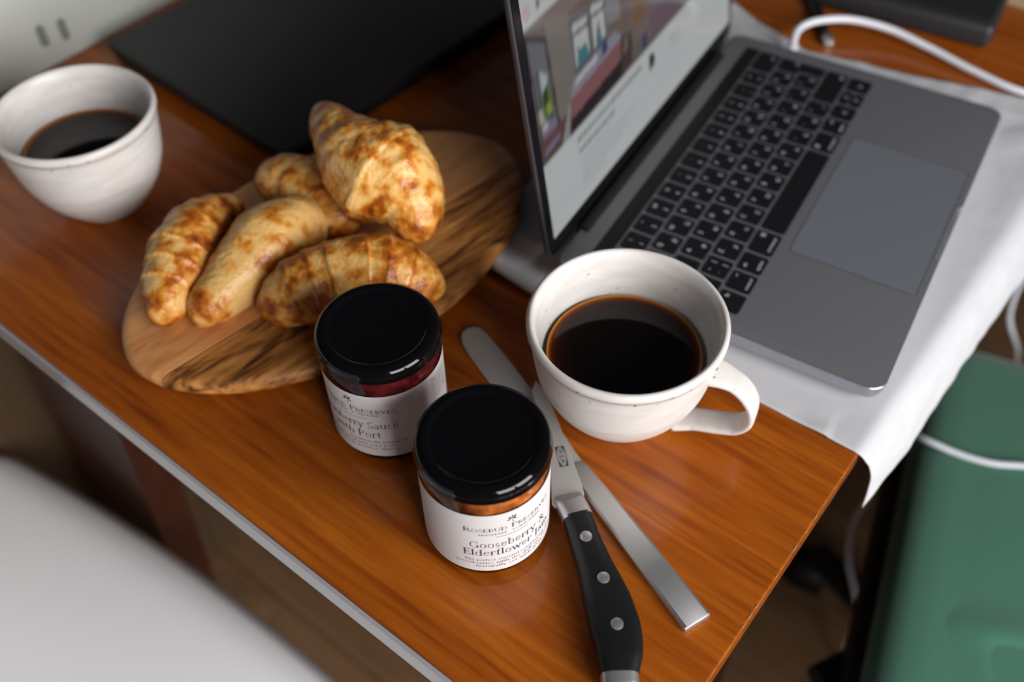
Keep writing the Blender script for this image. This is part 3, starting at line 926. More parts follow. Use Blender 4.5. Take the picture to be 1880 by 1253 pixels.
paint([(116, 96), (132, 92), (130, 70), (114, 70)], (0.060, 0.040, 0.034))
paint([(120, 92), (126, 92), (126, 82), (118, 82)], (0.16, 0.12, 0.09))
paint(rect(136, 92, 152, 132), (0.185, 0.105, 0.055))
paint(rect(172, 92, 190, 134), (0.20, 0.115, 0.06))
paint(rect(158, 70, 210, 88), (0.13, 0.10, 0.14)); paint(rect(146, 70, 154, 80), (0.06, 0.05, 0.13))
paint(rect(176, 104, 182, 112), (0.50, 0.46, 0.43))
rs = np.random.default_rng(5)
def words(u0, u1, v, h, col, a):                                              # lines of text too small to read
    u_ = u0
    while u_ < u1:
        w_ = rs.uniform(2.0, 7.0); w_ = min(w_, u1 - u_)
        paint(rect(u_, v, u_ + w_, v + h), col, a); u_ += w_ + 1.3
words(50, 142, 57.0, 3.3, (0.13, 0.15, 0.16), 0.72)
words(51, 102, 49.2, 3.3, (0.13, 0.15, 0.16), 0.72)
for v, e in ((42.5, 95), (36.5, 128), (31.5, 118), (26.5, 108), (21.5, 84)):
    words(51, e, v, 2.2, (0.30, 0.32, 0.33), 0.42)
paint([(155, 60), (160, 61), (164, 56), (162, 50), (157, 49), (154, 54)], (0.012, 0.022, 0.014))
paint([(155, 52), (159, 52), (158, 48), (155, 49)], (0.09, 0.15, 0.03))
words(188, 206, 53.5, 2.5, (0.30, 0.32, 0.33), 0.5)
words(188, 222, 47.5, 2.2, (0.34, 0.36, 0.37), 0.45)
words(196, 240, 62, 2.2, (0.36, 0.38, 0.39), 0.3)
for rr_, cc in ((4.0, (0.62, 0.34, 0.31)), (2.4, (0.60, 0.56, 0.55))):
    paint([(13.6 + rr_ * .8 * math.cos(t), 163 + rr_ * math.sin(t)) for t in np.linspace(0, 6.2, 20)], cc)
paint(rect(24.5, 160.5, 27.5, 165.5), (0.12, 0.13, 0.13)); paint(rect(30, 162, 44, 164.5), (0.34, 0.36, 0.36), .5)
for _ in range(2):                                                            # soften the pixels
    k = img.copy()
    k[1:-1] = (img[:-2] + 2 * img[1:-1] + img[2:]) / 4; img = k.copy()
    k[:, 1:-1] = (img[:, :-2] + 2 * img[:, 1:-1] + img[:, 2:]) / 4; img = k
V = [lid_pt(u_ / 1000, v_ / 1000, 0.00045) for u_, v_ in zip(U.ravel(), Vv.ravel())]
Fc = [(j * gu + i, j * gu + i + 1, (j + 1) * gu + i + 1, (j + 1) * gu + i) for j in range(gv - 1) for i in range(gu - 1)]
sc_o = obj('screen', V, Fc, MAT['screen'], lid)
sc_o['label'] = 'lit display with a photo of a room above lines of text'
at = sc_o.data.color_attributes.new('tint', 'FLOAT_COLOR', 'POINT')
at.data.foreach_set('color', np.c_[img.reshape(-1, 3), np.ones(gu * gv)].ravel().astype(np.float32))

# ------------------------------------------------------------------ closed black laptop
BL_A = R(-2.6)
bl = thing('closed_laptop', 'closed matte black laptop at the back of the table', 'laptop', (0.2145, 0.4326, TZ), BL_A)
BW, BD = 0.345, 0.224
V, Fc = slab(rrect(0.0025, 0.004, BW - 0.0025, BD, 0.008, 6), 0.0015, 0.0115, 0.0015, 3, bot=0.004)
obj('base', V, Fc, MAT['black_body'], bl, smooth=True, sharp=35)
V, Fc = slab(rrect(0, 0, BW, BD, 0.007, 6), 0.0125, 0.0195, 0.0018, 4)
obj('screen_lid', V, Fc, MAT['black_lid'], bl, smooth=True, sharp=35)
V, Fc = box(0.05, BD - 0.006, 0.006, BW - 0.05, BD - 0.001, 0.0130, 0.001)
obj('hinge', V, Fc, MAT['black_body'], bl)
for fx in (0.03, BW - 0.03):
    for fy in (0.03, BD - 0.03):
        V, Fc = lathe([(0.006, 0.0), (0.006, 0.002)], 16, True, True)
        obj('rubber_foot', V, Fc, MAT['black_plastic'], bl, loc=(fx, fy, 0))

# ------------------------------------------------------------------ mugs
ZF = [0, .04, .1, .2, .32, .5, .75, 1.]
RF = [.0238, .0265, .0306, .0369, .0426, .0480, .0509, .0532]
def mug(name, label, loc, h, scale, coffee_z, coffee_r, seed, handle=None):
    root = thing(name, label, 'mug', loc, 0, 'stoneware mugs of black coffee')
    th = 0.0042
    zz = np.linspace(0, 1, 26)
    rr = np.interp(zz, ZF, RF) * scale
    k = np.convolve(np.pad(rr, 2, mode='edge'), np.ones(5) / 5, 'valid'); rr = rr * .4 + k * .6
    rr[0] = RF[0] * scale
    prof = [(0.0, 0.002), (rr[0] * .82, 0.002), (rr[0] * .93, 0.0)] + [(a, z * h) for a, z in zip(rr[:-2], zz[:-2])]
    R1 = rr[-1] + 0.0003
    prof += [(R1 - .0003, h - .0060), (R1 + .0005, h - .0040), (R1 + .0004, h - .0020), (R1 - .0006, h - .0006), (R1 - .0018, h), (R1 - .0030, h - .0007), (R1 - th, h - .003)]
    zi = np.linspace(0.97, 0.09, 22)
    ri = np.interp(zi, zz, rr) - th
    prof += [(a, z * h) for a, z in zip(ri[1:], zi[1:])] + [(ri[-1] * .7, h * 0.07), (0.0, h * 0.065)]
    def wob(a, z): return 1 + (0.006 * math.sin(2 * a + seed) + 0.003 * math.sin(3 * a + 2 * seed)) * min(1, z / 0.04)
    V, Fc = lathe(prof, 112, wob=wob)
    body = obj('body', V, Fc, MAT['ceramic'], root, smooth=True)
    # bare clay flecks along the lip
    rs_ = np.random.default_rng(seed)
    fl = []
    for _ in range(9):
        a0 = rs_.uniform(0, 6.28); da = rs_.uniform(0.02, 0.09); w_ = rs_.uniform(0.0002, 0.0005)
        pts = []
        for q in np.linspace(a0, a0 + da, 6):
            r_ = (R1 + .00062) * wob(q, h)
            pts.append((r_ * math.cos(q), r_ * math.sin(q), h - .0046 + rs_.uniform(-.0006, .0006)))
        fl.append(tube(pts, [w_ * .4, w_, w_ * .3], 8, 6))
    V, Fc = merge(fl)
    o = obj('lip_fleck', V, Fc, MAT['rim_wear'], root, smooth=True); o['kind'] = 'stuff'; o['label'] = 'brown flecks in the glaze below the lip'
    # coffee: disc whose tint is amber where the layer thins out at the wall
    n, rings = 96, 40
    V, tint = [], []
    for j in range(rings + 1):
        f = j / rings
        for i in range(n):
            a = 2 * math.pi * i / n
            r_ = coffee_r * f * wob(a, coffee_z)
            V.append((r_ * math.cos(a), r_ * math.sin(a), coffee_z + 0.0008 * max(0, (f - .96) / .04) ** 2))
            d = (1 - f) * coffee_r * 1000     # mm from the wall
            k1 = math.exp(-d / 1.7); k2 = math.exp(-d / 4.5)
            tint.append((0.0040 + 0.50 * k1 ** 1.7 + 0.045 * k2, 0.0026 + 0.21 * k1 ** 2.4 + 0.009 * k2, 0.0022 + 0.03 * k1 ** 3, 1))
    Fc = [(j * n + i, j * n + (i + 1) % n, (j + 1) * n + (i + 1) % n, (j + 1) * n + i) for j in range(rings) for i in range(n)]
    c = obj('coffee', V, Fc, MAT['coffee'], root, smooth=True)
    at_ = c.data.color_attributes.new('tint', 'FLOAT_COLOR', 'POINT')
    at_.data.foreach_set('color', np.array(tint, np.float32).ravel())
    c['label'] = 'black coffee filling half the mug'
    if handle is not None:
        az, pts, w, thk = handle
        u = np.array([math.cos(az), math.sin(az), 0]); v = np.array([-u[1], u[0], 0])
        path2 = catmull(np.array(pts), 60)
        T = np.gradient(path2, axis=0); T /= np.linalg.norm(T, axis=1)[:, None]
        N = np.c_[T[:, 1], -T[:, 0]]
        V = []
        K = 20
        for i in range(60):
            e = min(i, 59 - i) / 8
            ww = w * (1 + 0.28 * max(0, 1 - e)); tt = thk * (1 + 0.5 * max(0, 1 - e))
            for j in range(K):
                a = 2 * math.pi * j / K
                ca, sa = math.cos(a), math.sin(a)
                ex = 0.55
                x_ = math.copysign(abs(ca) ** ex, ca) * ww / 2; y_ = math.copysign(abs(sa) ** ex, sa) * tt / 2
                q = path2[i] + N[i] * y_
                V.append(u * q[0] + v * x_ + np.array([0, 0, q[1]]))
        Fc = [(i * K + j, i * K + (j + 1) % K, (i + 1) * K + (j + 1) % K, (i + 1) * K + j) for i in range(59) for j in range(K)]
        Fc += [tuple(range(K))[::-1], tuple(range(59 * K, 60 * K))]
        obj('handle', V, Fc, MAT['ceramic'], root, smooth=True)
    return root
HPATH = [(.0485, .0558), (.0535, .0556), (.0630, .0525), (.0695, .0465), (.0742, .0372), (.0745, .0272), (.0695, .0195), (.0600, .0152), (.0480, .0118), (.0345, .0075)]
mug('mug', 'cream stoneware mug of black coffee beside the jars, handle towards the table corner', (0.185, 0.126, TZ), 0.078, 1.0, 0.0490, 0.0425, 2,
    (R(-75), HPATH, 0.0155, 0.0042))
mug('mug', 'cream stoneware mug of black coffee by the wall, cut by the left frame edge', (0.1166, 0.515, TZ), 0.0784, 0.994, 0.0475, 0.0418, 5,
    (R(52), HPATH, 0.0155, 0.0042))

# ------------------------------------------------------------------ preserve jars
def bend(A_, th0, r, s=1.0):
    th = th0 + A_[:, 0] / r
    return np.c_[r * np.cos(th), r * np.sin(th), A_[:, 1]]
def wreath(cu, cv, s):
    """small dark rosebud sprig printed above the maker's name"""
    parts = []
    for (x, y, w, l, a) in ((0, 0, .34, .5, 20), (.25, .25, .24, .45, 50), (-.25, .22, .22, .42, 130), (-.35, -.1, .2, .45, 190), (.3, -.15, .2, .45, -30), (0, .42, .2, .4, 95), (.05, -.38, .12, .5, -80), (-.15, .05, .2, .4, 160)):
        pts = []
        for k in range(10):
            t = 2 * math.pi * k / 10
            px, py = l / 2 * math.cos(t) + l * .3, w / 2 * math.sin(t)
            c, s_ = math.cos(R(a)), math.sin(R(a))
            pts.append((cu + s * (x + px * c - py * s_), cv + s * (y + px * s_ + py * c)))
        parts.append((np.array(pts), [tuple(range(10))]))
    V = np.vstack([p[0] for p in parts]); Fc = []; b = 0
    for p, f in parts:
        Fc.append(tuple(range(b, b + 10))); b += 10
    return V, Fc
def rule(u0, u1, v, t):
    xs = np.linspace(u0, u1, 12)
    V = np.array([(x_, v - t / 2) for x_ in xs] + [(x_, v + t / 2) for x_ in xs])
    return V, [(i, i + 1, 13 + i, 12 + i) for i in range(11)]

def jar(label, loc, th0, jam, lines, side):
    root = thing('preserve_jar', label, 'jar', loc, 0, 'jars of preserves with black lids')
    r = 0.0326
    gp_ = [(0.0, 0.0022), (0.024, 0.0018), (0.0262, 0.0), (0.0290, 0.0006), (0.0314, 0.0032), (r, 0.0075), (r, 0.0655), (r - .0005, 0.0680), (0.0314, 0.0706), (0.0306, 0.0728), (0.0305, 0.0790)]
    V, Fc = lathe(gp_, 96)
    obj('glass', V, Fc, MAT['glass'], root, smooth=True, sharp=40)
    jp = [(0.0, 0.0035), (0.026, 0.0035), (0.0300, 0.006), (0.0318, 0.010), (0.0318, 0.0655), (0.0314, 0.0682), (0.0305, 0.0710), (0.0300, 0.0750), (0.0, 0.0752)]
    V, Fc = lathe(jp, 72, wob=lambda a, z: 1 + 0.006 * math.sin(7 * a) * math.sin(z * 900))
    obj('preserve', V, Fc, jam, root, smooth=True, sharp=50)
    # twist-off lid
    lp = [(0.0306, 0.0738), (0.0330, 0.0730), (0.0337, 0.0735), (0.0337, 0.0743), (0.0332, 0.0750), (0.0331, 0.0770), (0.0328, 0.0785), (0.0318, 0.0802), (0.0302, 0.0811), (0.0285, 0.0814), (0.0268, 0.0812), (0.0260, 0.0806), (0.0252, 0.0801), (0.0245, 0.0800), (0.0, 0.0802)]
    V, Fc = lathe(lp, 128)
    obj('lid', V, Fc, MAT['lid'], root, smooth=True)
    # paper label right round the jar with a gap at the back
    n = 90
    V = []
    for i in range(n + 1):
        a = th0 + R(-168 + 336 * i / n)
        for z in (0.0086, 0.0622): V.append(((r + .00022) * math.cos(a), (r + .00022) * math.sin(a), z))
    Fc = [(2 * i, 2 * i + 2, 2 * i + 3, 2 * i + 1) for i in range(n)]
    lb = obj('paper_label', V, Fc, MAT['label'], root, smooth=True)
    allv, allf = [], []
    for kind, *a in lines:
        if kind == 'T': V2, F2 = typeset(*a)
        elif kind == 'TO':
            V2, F2 = typeset(*a[:-1]); V2[:, 0] += a[-1]
        elif kind == 'W': V2, F2 = wreath(*a)
        else: V2, F2 = rule(*a)
        b = len(allv)
        allv.extend([tuple(x_) for x_ in V2]); allf.extend([tuple(i + b for i in f) for f in F2])
    for th_off, txts, cap in side:
        for k, tx in enumerate(txts):
            V2, F2 = typeset(tx, 0.0150, cap, 0.0565 - k * 0.0024)
            V2[:, 0] += R(th_off) * r
            b = len(allv)
            allv.extend([tuple(x_) for x_ in V2]); allf.extend([tuple(i + b for i in f) for f in F2])
    V3 = bend(np.array(allv), th0, r + .00032)
    o = obj('printed_text', V3, allf, MAT['ink'], lb)
    o['label'] = 'dark serif lettering and a small rosebud sprig'
    return root
small = ['Made by hand in small', 'batches at our kitchen', 'Ingredients', 'sugar, fruit, water', 'Keep refrigerated once', 'opened and use within', 'six weeks', 'Best before see lid']
jar('preserve jar of amber gooseberry jam with black lid, between the knife and the other jar', (0.0781, 0.1376, TZ), R(243.2), MAT['jam_orange'],
    [('W', 0.0, 0.0555, 0.0042), ('T', 'ROSEBUD PRESERVES', 0.0492, 0.0038, 0.0474, True), ('T', 'MASHAM \u00b7 YORKSHIRE', 0.0345, 0.0014, 0.0441), ('R', -0.0085, 0.0085, 0.0418, 0.00022),
     ('T', 'Gooseberry &', 0.0440, 0.0058, 0.0322), ('T', 'Elderflower Jam', 0.0510, 0.0056, 0.0246),
     ('T', 'The perfect seasonal combination of', 0.0500, 0.0019, 0.0192), ('T', 'gooseberries with the delicate flavour', 0.0600, 0.0019, 0.0160), ('T', 'Naturally set with fruit', 0.0390, 0.0019, 0.0128)],
    [(-105, small, 0.0014), (95, small, 0.0014)])
jar('preserve jar of dark red cranberry sauce with black lid, next to the wooden board', (0.0986, 0.2252, TZ), R(191.5), MAT['jam_red'],
    [('W', -0.0012, 0.0566, 0.0040), ('T', 'ROSEBUD PRESERVES', 0.0495, 0.0038, 0.0480, True), ('T', 'MASHAM \u00b7 YORKSHIRE', 0.0310, 0.0014, 0.0454), ('R', -0.0085, 0.0085, 0.0428, 0.00022),
     ('T', 'Cranberry Sauce', 0.0500, 0.0058, 0.0342), ('T', 'with Port', 0.0296, 0.0056, 0.0258),
     ('T', 'A classic sauce Traditionally prepared', 0.0560, 0.0019, 0.0212), ('T', 'and enhanced with ruby port,', 0.0440, 0.0019, 0.0180), ('T', 'delicious at festive times', 0.0460, 0.0019, 0.0148)],
    [(97, small, 0.0014)])

# ------------------------------------------------------------------ knives
def prism_tilt(poly, zfun, thick, bev=0.0006):
    """flat outline given an own height field: zfun(x, y) is the underside"""
    V, Fc = slab(poly, 0.0, thick, bev, 2)
    V = np.array(V)
    V[:, 2] += [zfun(a, b) for a, b in V[:, :2]]
    return V, Fc
def ccw(poly):
    p = np.array(poly, float)
    a = (p[:, 0] * np.roll(p[:, 1], -1) - np.roll(p[:, 0], -1) * p[:, 1]).sum()
    return p if a > 0 else p[::-1]

# steel table knife
k1 = thing('table_knife', 'plain steel dinner knife with round tip, lying under the other knife', 'knife', (0.135, 0.12, TZ))
tip = np.array([0.1768, 0.2335]); end = np.array([0.0962, 0.0188])
ax = (end - tip) / np.linalg.norm(end - tip); nx = np.array([-ax[1], ax[0]])      # nx points to +x side
Ltot = np.linalg.norm(end - tip)
def kp(s, o_): return tip + ax * s + nx * o_
bo_ = []
for s, wl, wr in ((0.0, .0, .0), (.0012, -.0042, .0045), (.004, -.0068, .0068), (.009, -.0088, .0080), (.018, -.0100, .0084), (.035, -.0104, .0086), (.06, -.0102, .0082), (.085, -.0088, .0074), (.100, -.0072, .0066), (.112, -.0052, .0056), (.122, -.0046, .0052)):
    bo_.append((s, wl, wr))
left = [kp(s, a) for s, a, b in bo_]; right = [kp(s, b) for s, a, b in bo_]
blade_poly = ccw(np.vstack([left, right[:0:-1]]))
V, Fc = prism_tilt(blade_poly, lambda x_, y_: TZ + 0.0006, 0.0020, 0.0005)
obj('blade', local(V, k1), Fc, MAT['blade'], k1)
rings = []
for s, wl, wr, z0, z1 in ((.120, -.0048, .0054, .0004, .0034), (.124, -.0056, .0060, .0001, .0044), (.150, -.0066, .0066, .0001, .0050), (.190, -.0074, .0074, .0001, .0052), (Ltot - .0008, -.0079, .0079, .0001, .0050), (Ltot, -.0076, .0076, .0004, .0046)):
    b_ = .0009
    sec = [(wl, z0 + b_), (wl + b_, z0), (wr - b_, z0), (wr, z0 + b_), (wr, z1 - b_), (wr - b_ * 1.6, z1), (wl + b_ * 1.6, z1), (wl, z1 - b_)]
    rings.append([np.r_[kp(s, o_), TZ + z_] for o_, z_ in sec])
n = 8
V = np.vstack(rings)
Fc = [(j * n + i, j * n + (i + 1) % n, (j + 1) * n + (i + 1) % n, (j + 1) * n + i) for j in range(len(rings) - 1) for i in range(n)] + [tuple(range(n))[::-1], tuple(range((len(rings) - 1) * n, len(rings) * n))]
obj('handle', local(V, k1), Fc, MAT['steel'], k1, smooth=True, sharp=30)

# kitchen knife with riveted handle
k2 = thing('kitchen_knife', 'kitchen knife with black riveted handle, blade lying across the steel one', 'knife', (0.09, 0.08, TZ))
axis = catmull(np.array([(0.1650, 0.1722), (0.1375, 0.1340), (0.1115, 0.1085), (0.1050, 0.0985), (0.0955, 0.0865), (0.0815, 0.0672), (0.0705, 0.0532), (0.0607, 0.0425), (0.0472, 0.0328), (0.0405, 0.0270)]), 140)
def sec_knife(s0, s1, half, zc, hz, nseg, rnd=0.5, K=20, skew=None):
    idx = np.linspace(s0, s1, nseg)
    c = np.c_[np.interp(idx, np.linspace(0, 1, 140), axis[:, 0]), np.interp(idx, np.linspace(0, 1, 140), axis[:, 1])]
    T = np.gradient(c, axis=0); T /= np.linalg.norm(T, axis=1)[:, None]
    N = np.c_[-T[:, 1], T[:, 0]]
    V = []
    for i in range(nseg):
        f = i / (nseg - 1)
        h_ = np.interp(f, *half); z_ = np.interp(f, *zc); t_ = np.interp(f, *hz)
        for j in range(K):
            a = 2 * math.pi * j / K
            ca, sa = math.cos(a), math.sin(a)
            x_ = math.copysign(abs(ca) ** rnd, ca) * h_; y_ = math.copysign(abs(sa) ** rnd, sa) * t_
            V.append((c[i][0] + N[i][0] * x_, c[i][1] + N[i][1] * x_, TZ + z_ + y_))
    Fc = [(i * K + j, i * K + (j + 1) % K, (i + 1) * K + (j + 1) % K, (i + 1) * K + j) for i in range(nseg - 1) for j in range(K)]
    Fc += [tuple(range(K))[::-1], tuple(range((nseg - 1) * K, nseg * K))]
    return np.array(V), Fc
# blade outline from tip to heel: cutting edge on the left, straight spine on the right
bl_left = [(0.1655, 0.1716), (0.1585, 0.1690), (0.1490, 0.1590), (0.1390, 0.1470), (0.1280, 0.1350), (0.1160, 0.1240), (0.1035, 0.1138), (0.1028, 0.1112)]
bl_right = [(0.1112, 0.1060), (0.1178, 0.1030), (0.1195, 0.1042), (0.1232, 0.1082), (0.1306, 0.1180), (0.1385, 0.1282), (0.1495, 0.1432), (0.1585, 0.1555), (0.1640, 0.1650)]
poly = ccw(np.array(bl_left + bl_right))
def zk(x_, y_):
    s = np.dot(np.array([x_, y_]) - np.array([0.11, 0.108]), np.array([0.65, 0.76]))
    return TZ + 0.0078 - 0.012 * max(0, s)
V, Fc = prism_tilt(poly, zk, 0.0018, 0.0005)
blade2 = obj('blade', local(V, k2), Fc, MAT['blade'], k2)
V, Fc = sec_knife(0.418, 0.503, ([0, .35, 1], [.0076, .0080, .0081]), ([0, 1], [.0086, .0100]), ([0, .30, 1], [.0012, .0050, .0062]), 14, 0.55)
obj('bolster', local(V, k2), Fc, MAT['steel'], k2, smooth=True, sharp=60)
V, Fc = sec_knife(0.497, 0.955, ([0, .15, .35, .55, .72, .88, 1], [.0080, .0082, .0094, .0120, .0126, .0112, .0088]),
                  ([0, .5, 1], [.0100, .0095, .0095]), ([0, .1, .5, .9, 1], [.0062, .0072, .0078, .0080, .0072]), 60, 0.62, 28)
hd = obj('handle', local(V, k2), Fc, MAT['handle'], k2, smooth=True, sharp=70)
V, Fc = sec_knife(0.950, 1.0, ([0, .6, 1], [.0090, .0088, .0070]), ([0, 1], [.0095, .0092]), ([0, .6, 1], [.0074, .0070, .0050]), 12, 0.6)
obj('end_cap', local(V, k2), Fc, MAT['steel'], k2, smooth=True, sharp=60)
for (rx, ry, rz_) in ((0.0952, 0.0862, .0172), (0.0815, 0.0660, .0176), (0.0655, 0.0472, .0176)):
    V, Fc = lathe([(0.0031, -0.001), (0.0031, 0.0004), (0.0029, 0.0005), (0.0, 0.00052)], 28)
    obj('rivet', local(np.array(V) + np.array([rx, ry, TZ + rz_ - .0003]), k2), Fc, MAT['steel'], hd, smooth=True, sharp=40)
# etched maker's mark near the heel: box, oval and four letters
mc = np.array([0.1314, 0.1277]); mu = np.array([-0.663, -0.749]); mv = np.array([0.749, -0.663])
mparts = []
def mk(u_, v_): return mc + mu * u_ + mv * v_
mw, mh = 0.0068, 0.0026
outer = [(-mw, -mh), (mw, -mh), (mw, mh), (-mw, mh)]
ell = [(mw * .94 * math.cos(t), mh * .88 * math.sin(t)) for t in np.linspace(0, 2 * math.pi, 49)[:-1]]
ring_out = []
for (x_, y_) in ell:                       # push the oval out to the box border
    k = min(mw / (abs(x_) + 1e-9), mh / (abs(y_) + 1e-9)); ring_out.append((x_ * k, y_ * k))
V2 = np.array(ell + ring_out); F2 = [(i, 48 + i, 48 + (i + 1) % 48, (i + 1) % 48) for i in range(48)]
mparts.append((V2, F2))
tv, tf = sans('IKEA')
tv = tv.copy(); tv[:, 0] *= 0.0098 / (np.ptp(tv[:, 0]) + 1e-9); tv[:, 1] *= 0.0025 / (np.ptp(tv[:, 1]) + 1e-9)
tv[:, 0] -= (tv[:, 0].max() + tv[:, 0].min()) / 2; tv[:, 1] -= (tv[:, 1].max() + tv[:, 1].min()) / 2
mparts.append((tv, tf))
V2, F2 = merge(mparts)
V3 = []
for a, b in V2:
    q = mk(a, -b if False else b)
    V3.append((q[0], q[1], zk(q[0], q[1]) + 0.0018 + 0.00006))
obj('etched_mark', local(V3, k2), F2, MAT['ink'], blade2)

# ------------------------------------------------------------------ serving board
board = thing('serving_board', 'oval two-tone wooden serving board under the croissants', 'board', (0.1728, 0.3426, TZ))
BA, BB, BT, BN = 0.1490, 0.0925, -0.1668, 1.90
s0 = np.array([0.0307 - 0.1728, 0.3414 - 0.3426]); s1 = np.array([0.3132 - 0.1728, 0.2972 - 0.3426])
sd = (s1 - s0) / np.linalg.norm(s1 - s0); sn = np.array([-sd[1], sd[0]])
def bpt(phi, off):
    c, s_ = math.cos(phi), math.sin(phi)
    x_ = math.copysign(abs(c) ** (2 / BN), c) * (BA - off); y_ = math.copysign(abs(s_) ** (2 / BN), s_) * (BB - off)
    return np.array([x_ * math.cos(BT) - y_ * math.sin(BT), x_ * math.sin(BT) + y_ * math.cos(BT)])
phis = np.linspace(0, 2 * math.pi, 721)
side_ = np.array([np.dot(bpt(p, 0) - s0, sn) for p in phis])
cross = [k for k in range(720) if side_[k] * side_[k + 1] <= 0]
pa, pb = phis[cross[0]], phis[cross[1]]
def half(sign, a0, a1):
    ph = np.linspace(a0, a1, 90)
    rings = []
    for off, z in ((0.012, 0.0005), (0.0045, 0.0030), (0.0012, 0.0070), (0.0, 0.0100), (0.0006, 0.0135), (0.0022, 0.0158), (0.0050, 0.0170), (0.009, 0.0172)):
        pts = []
        for p in ph:
            q = bpt(p, off); d = np.dot(q - s0, sn) * sign
            if d < 0.00012: q = q + sn * sign * (0.00012 - d)
            pts.append(q)
        rings.append((pts, z))
    return loft(rings)
mid = (pa + pb) / 2
upper_first = np.dot(bpt(mid, 0) - s0, sn) > 0
a_rng, b_rng = (pa, pb), (pb, pa + 2 * math.pi)
up, dn = (a_rng, b_rng) if upper_first else (b_rng, a_rng)
V, Fc = half(1, *up); obj('pale_strip', V, Fc, MAT['board_pale'], board, smooth=True, sharp=40)['label'] = 'pale pinkish wood strip'
V, Fc = half(-1, *dn); obj('dark_strip', V, Fc, MAT['board_dark'], board, smooth=True, sharp=40)['label'] = 'dark streaky wood strip'

# ------------------------------------------------------------------ croissants
BZ = TZ + 0.0172
def croissant(label, pts, wraps, seed, flat=0.86, base=BZ, ridge=0.05, lump=0.05, toast=0.0, lobe=None, zs=None):
    """pts: image-space centre line (x, y, radius in m); heights follow from the radius unless zs is given"""
    sp, rad = [], []
    for k, (px, py, r_) in enumerate(pts):
        z = base + r_ * flat if zs is None else zs[k]
        sp.append(unproj(px, py, z)); rad.append(r_)
    sp = np.array(sp); rad = np.array(rad)
    NL, NC = 150, 64
    full = catmull(np.c_[sp, rad], NL)
    path, rr = full[:, :3], np.maximum(full[:, 3], 0.0005)
    T, S, N = frames(path)
    tt = np.linspace(0, 1, NL)
    cap = np.minimum(1, np.sqrt(np.maximum(1e-4, np.minimum(tt, 1 - tt) / 0.035)))
    rr = rr * np.minimum(1, cap)
    V, toasts = [], []
    rs_ = random.Random(seed); ofs = Vector((rs_.uniform(0, 50), rs_.uniform(0, 50), rs_.uniform(0, 50)))
    c0 = path.mean(0)
    for i in range(NL):
        for j in range(NC):
            a = 2 * math.pi * j / NC
            d = math.cos(a) * S[i] + math.sin(a) * N[i]
            ph = (tt[i] - 0.5) * wraps + 0.10 * math.sin(a + seed) + 0.05 * math.sin(2 * a + seed * 2)
            fr_ = abs(ph) - math.floor(abs(ph))
            st = (fr_ ** 2.2)                       # rolled layer: rises, then drops over its edge
            edge = math.exp(-((fr_ - 0.93) / 0.09) ** 2)
            p3 = Vector(path[i] - c0) + Vector(d) * rr[i]
            n1 = noise.fractal(p3 * 38 + ofs, 0.8, 2.0, 4)
            n2 = noise.noise(p3 * 24 + ofs * 1.7)
            n3 = noise.noise(p3 * 75 + ofs)
            n4 = noise.noise(p3 * 170 + ofs)
            k = 1 + ridge * (st - 0.35) + lump * n1 * 0.55 + lump * 0.8 * n2 + lump * 0.45 * n3 + lump * 0.22 * n4
            if lobe:
                lt, la, lw, lh = lobe
                da = math.atan2(math.sin(a - la), math.cos(a - la))
                k += lh * math.exp(-((tt[i] - lt) / lw) ** 2 - (da / 0.55) ** 2)
            q = path[i] + d * rr[i] * k * (1.0 if math.sin(a) > 0 else 1.0)
            if zs is None and q[2] < base + 0.0004: q[2] = base + 0.0004
            V.append(q - c0)
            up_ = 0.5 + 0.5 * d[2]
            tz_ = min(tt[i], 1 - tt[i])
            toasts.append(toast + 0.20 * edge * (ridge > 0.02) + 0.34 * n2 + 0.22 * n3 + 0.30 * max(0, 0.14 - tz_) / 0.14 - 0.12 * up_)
    Fc = [(i * NC + j, i * NC + (j + 1) % NC, (i + 1) * NC + (j + 1) % NC, (i + 1) * NC + j) for i in range(NL - 1) for j in range(NC)]
    Fc += [tuple(range(NC))[::-1], tuple(range((NL - 1) * NC, NL * NC))]
    o = obj('croissant', V, Fc, MAT['croissant'], smooth=True, loc=tuple(c0))
    at_ = o.data.attributes.new('toast', 'FLOAT', 'POINT')
    at_.data.foreach_set('value', np.array(toasts, np.float32))
    return tag(o, label, 'croissant', 'croissants on the wooden board')
croissant('glossy ridged croissant at the rounded end of the board, first in the row', [(284, 598, .0050), (300, 568, .0130), (318, 515, .0190), (340, 463, .0215), (372, 420, .0190), (408, 392, .0140), (440, 376, .0060)],
          10, 3, ridge=0.075, toast=0.13, lump=0.08)
croissant('pale smooth croissant with brown spots, lying across the board seam', [(361, 602, .0045), (379, 570, .0125), (414, 532, .0172), (450, 491, .0208), (492, 450, .0235), (534, 422, .0215), (584, 399, .0145), (612, 392, .0090), (636, 394, .0025)],
          5, 11, ridge=0.015, toast=-0.12, lump=0.06)
croissant('round-ended croissant half hidden under the upright one', [(497, 336, .0110), (512, 334, .0170), (540, 337, .0195), (585, 367, .0190), (625, 402, .0150), (658, 428, .0055)],
          6, 17, ridge=0.03, toast=0.05, lump=0.07)
croissant('layered croissant on the dark strip, partly behind the black jar lid', [(493, 566, .0065), (511, 557, .0150), (548, 538, .0210), (610, 518, .0240), (680, 505, .0248), (745, 511, .0212), (785, 526, .0140), (805, 535, .0055)],
          10, 23, ridge=0.06, toast=0.16, lump=0.07)
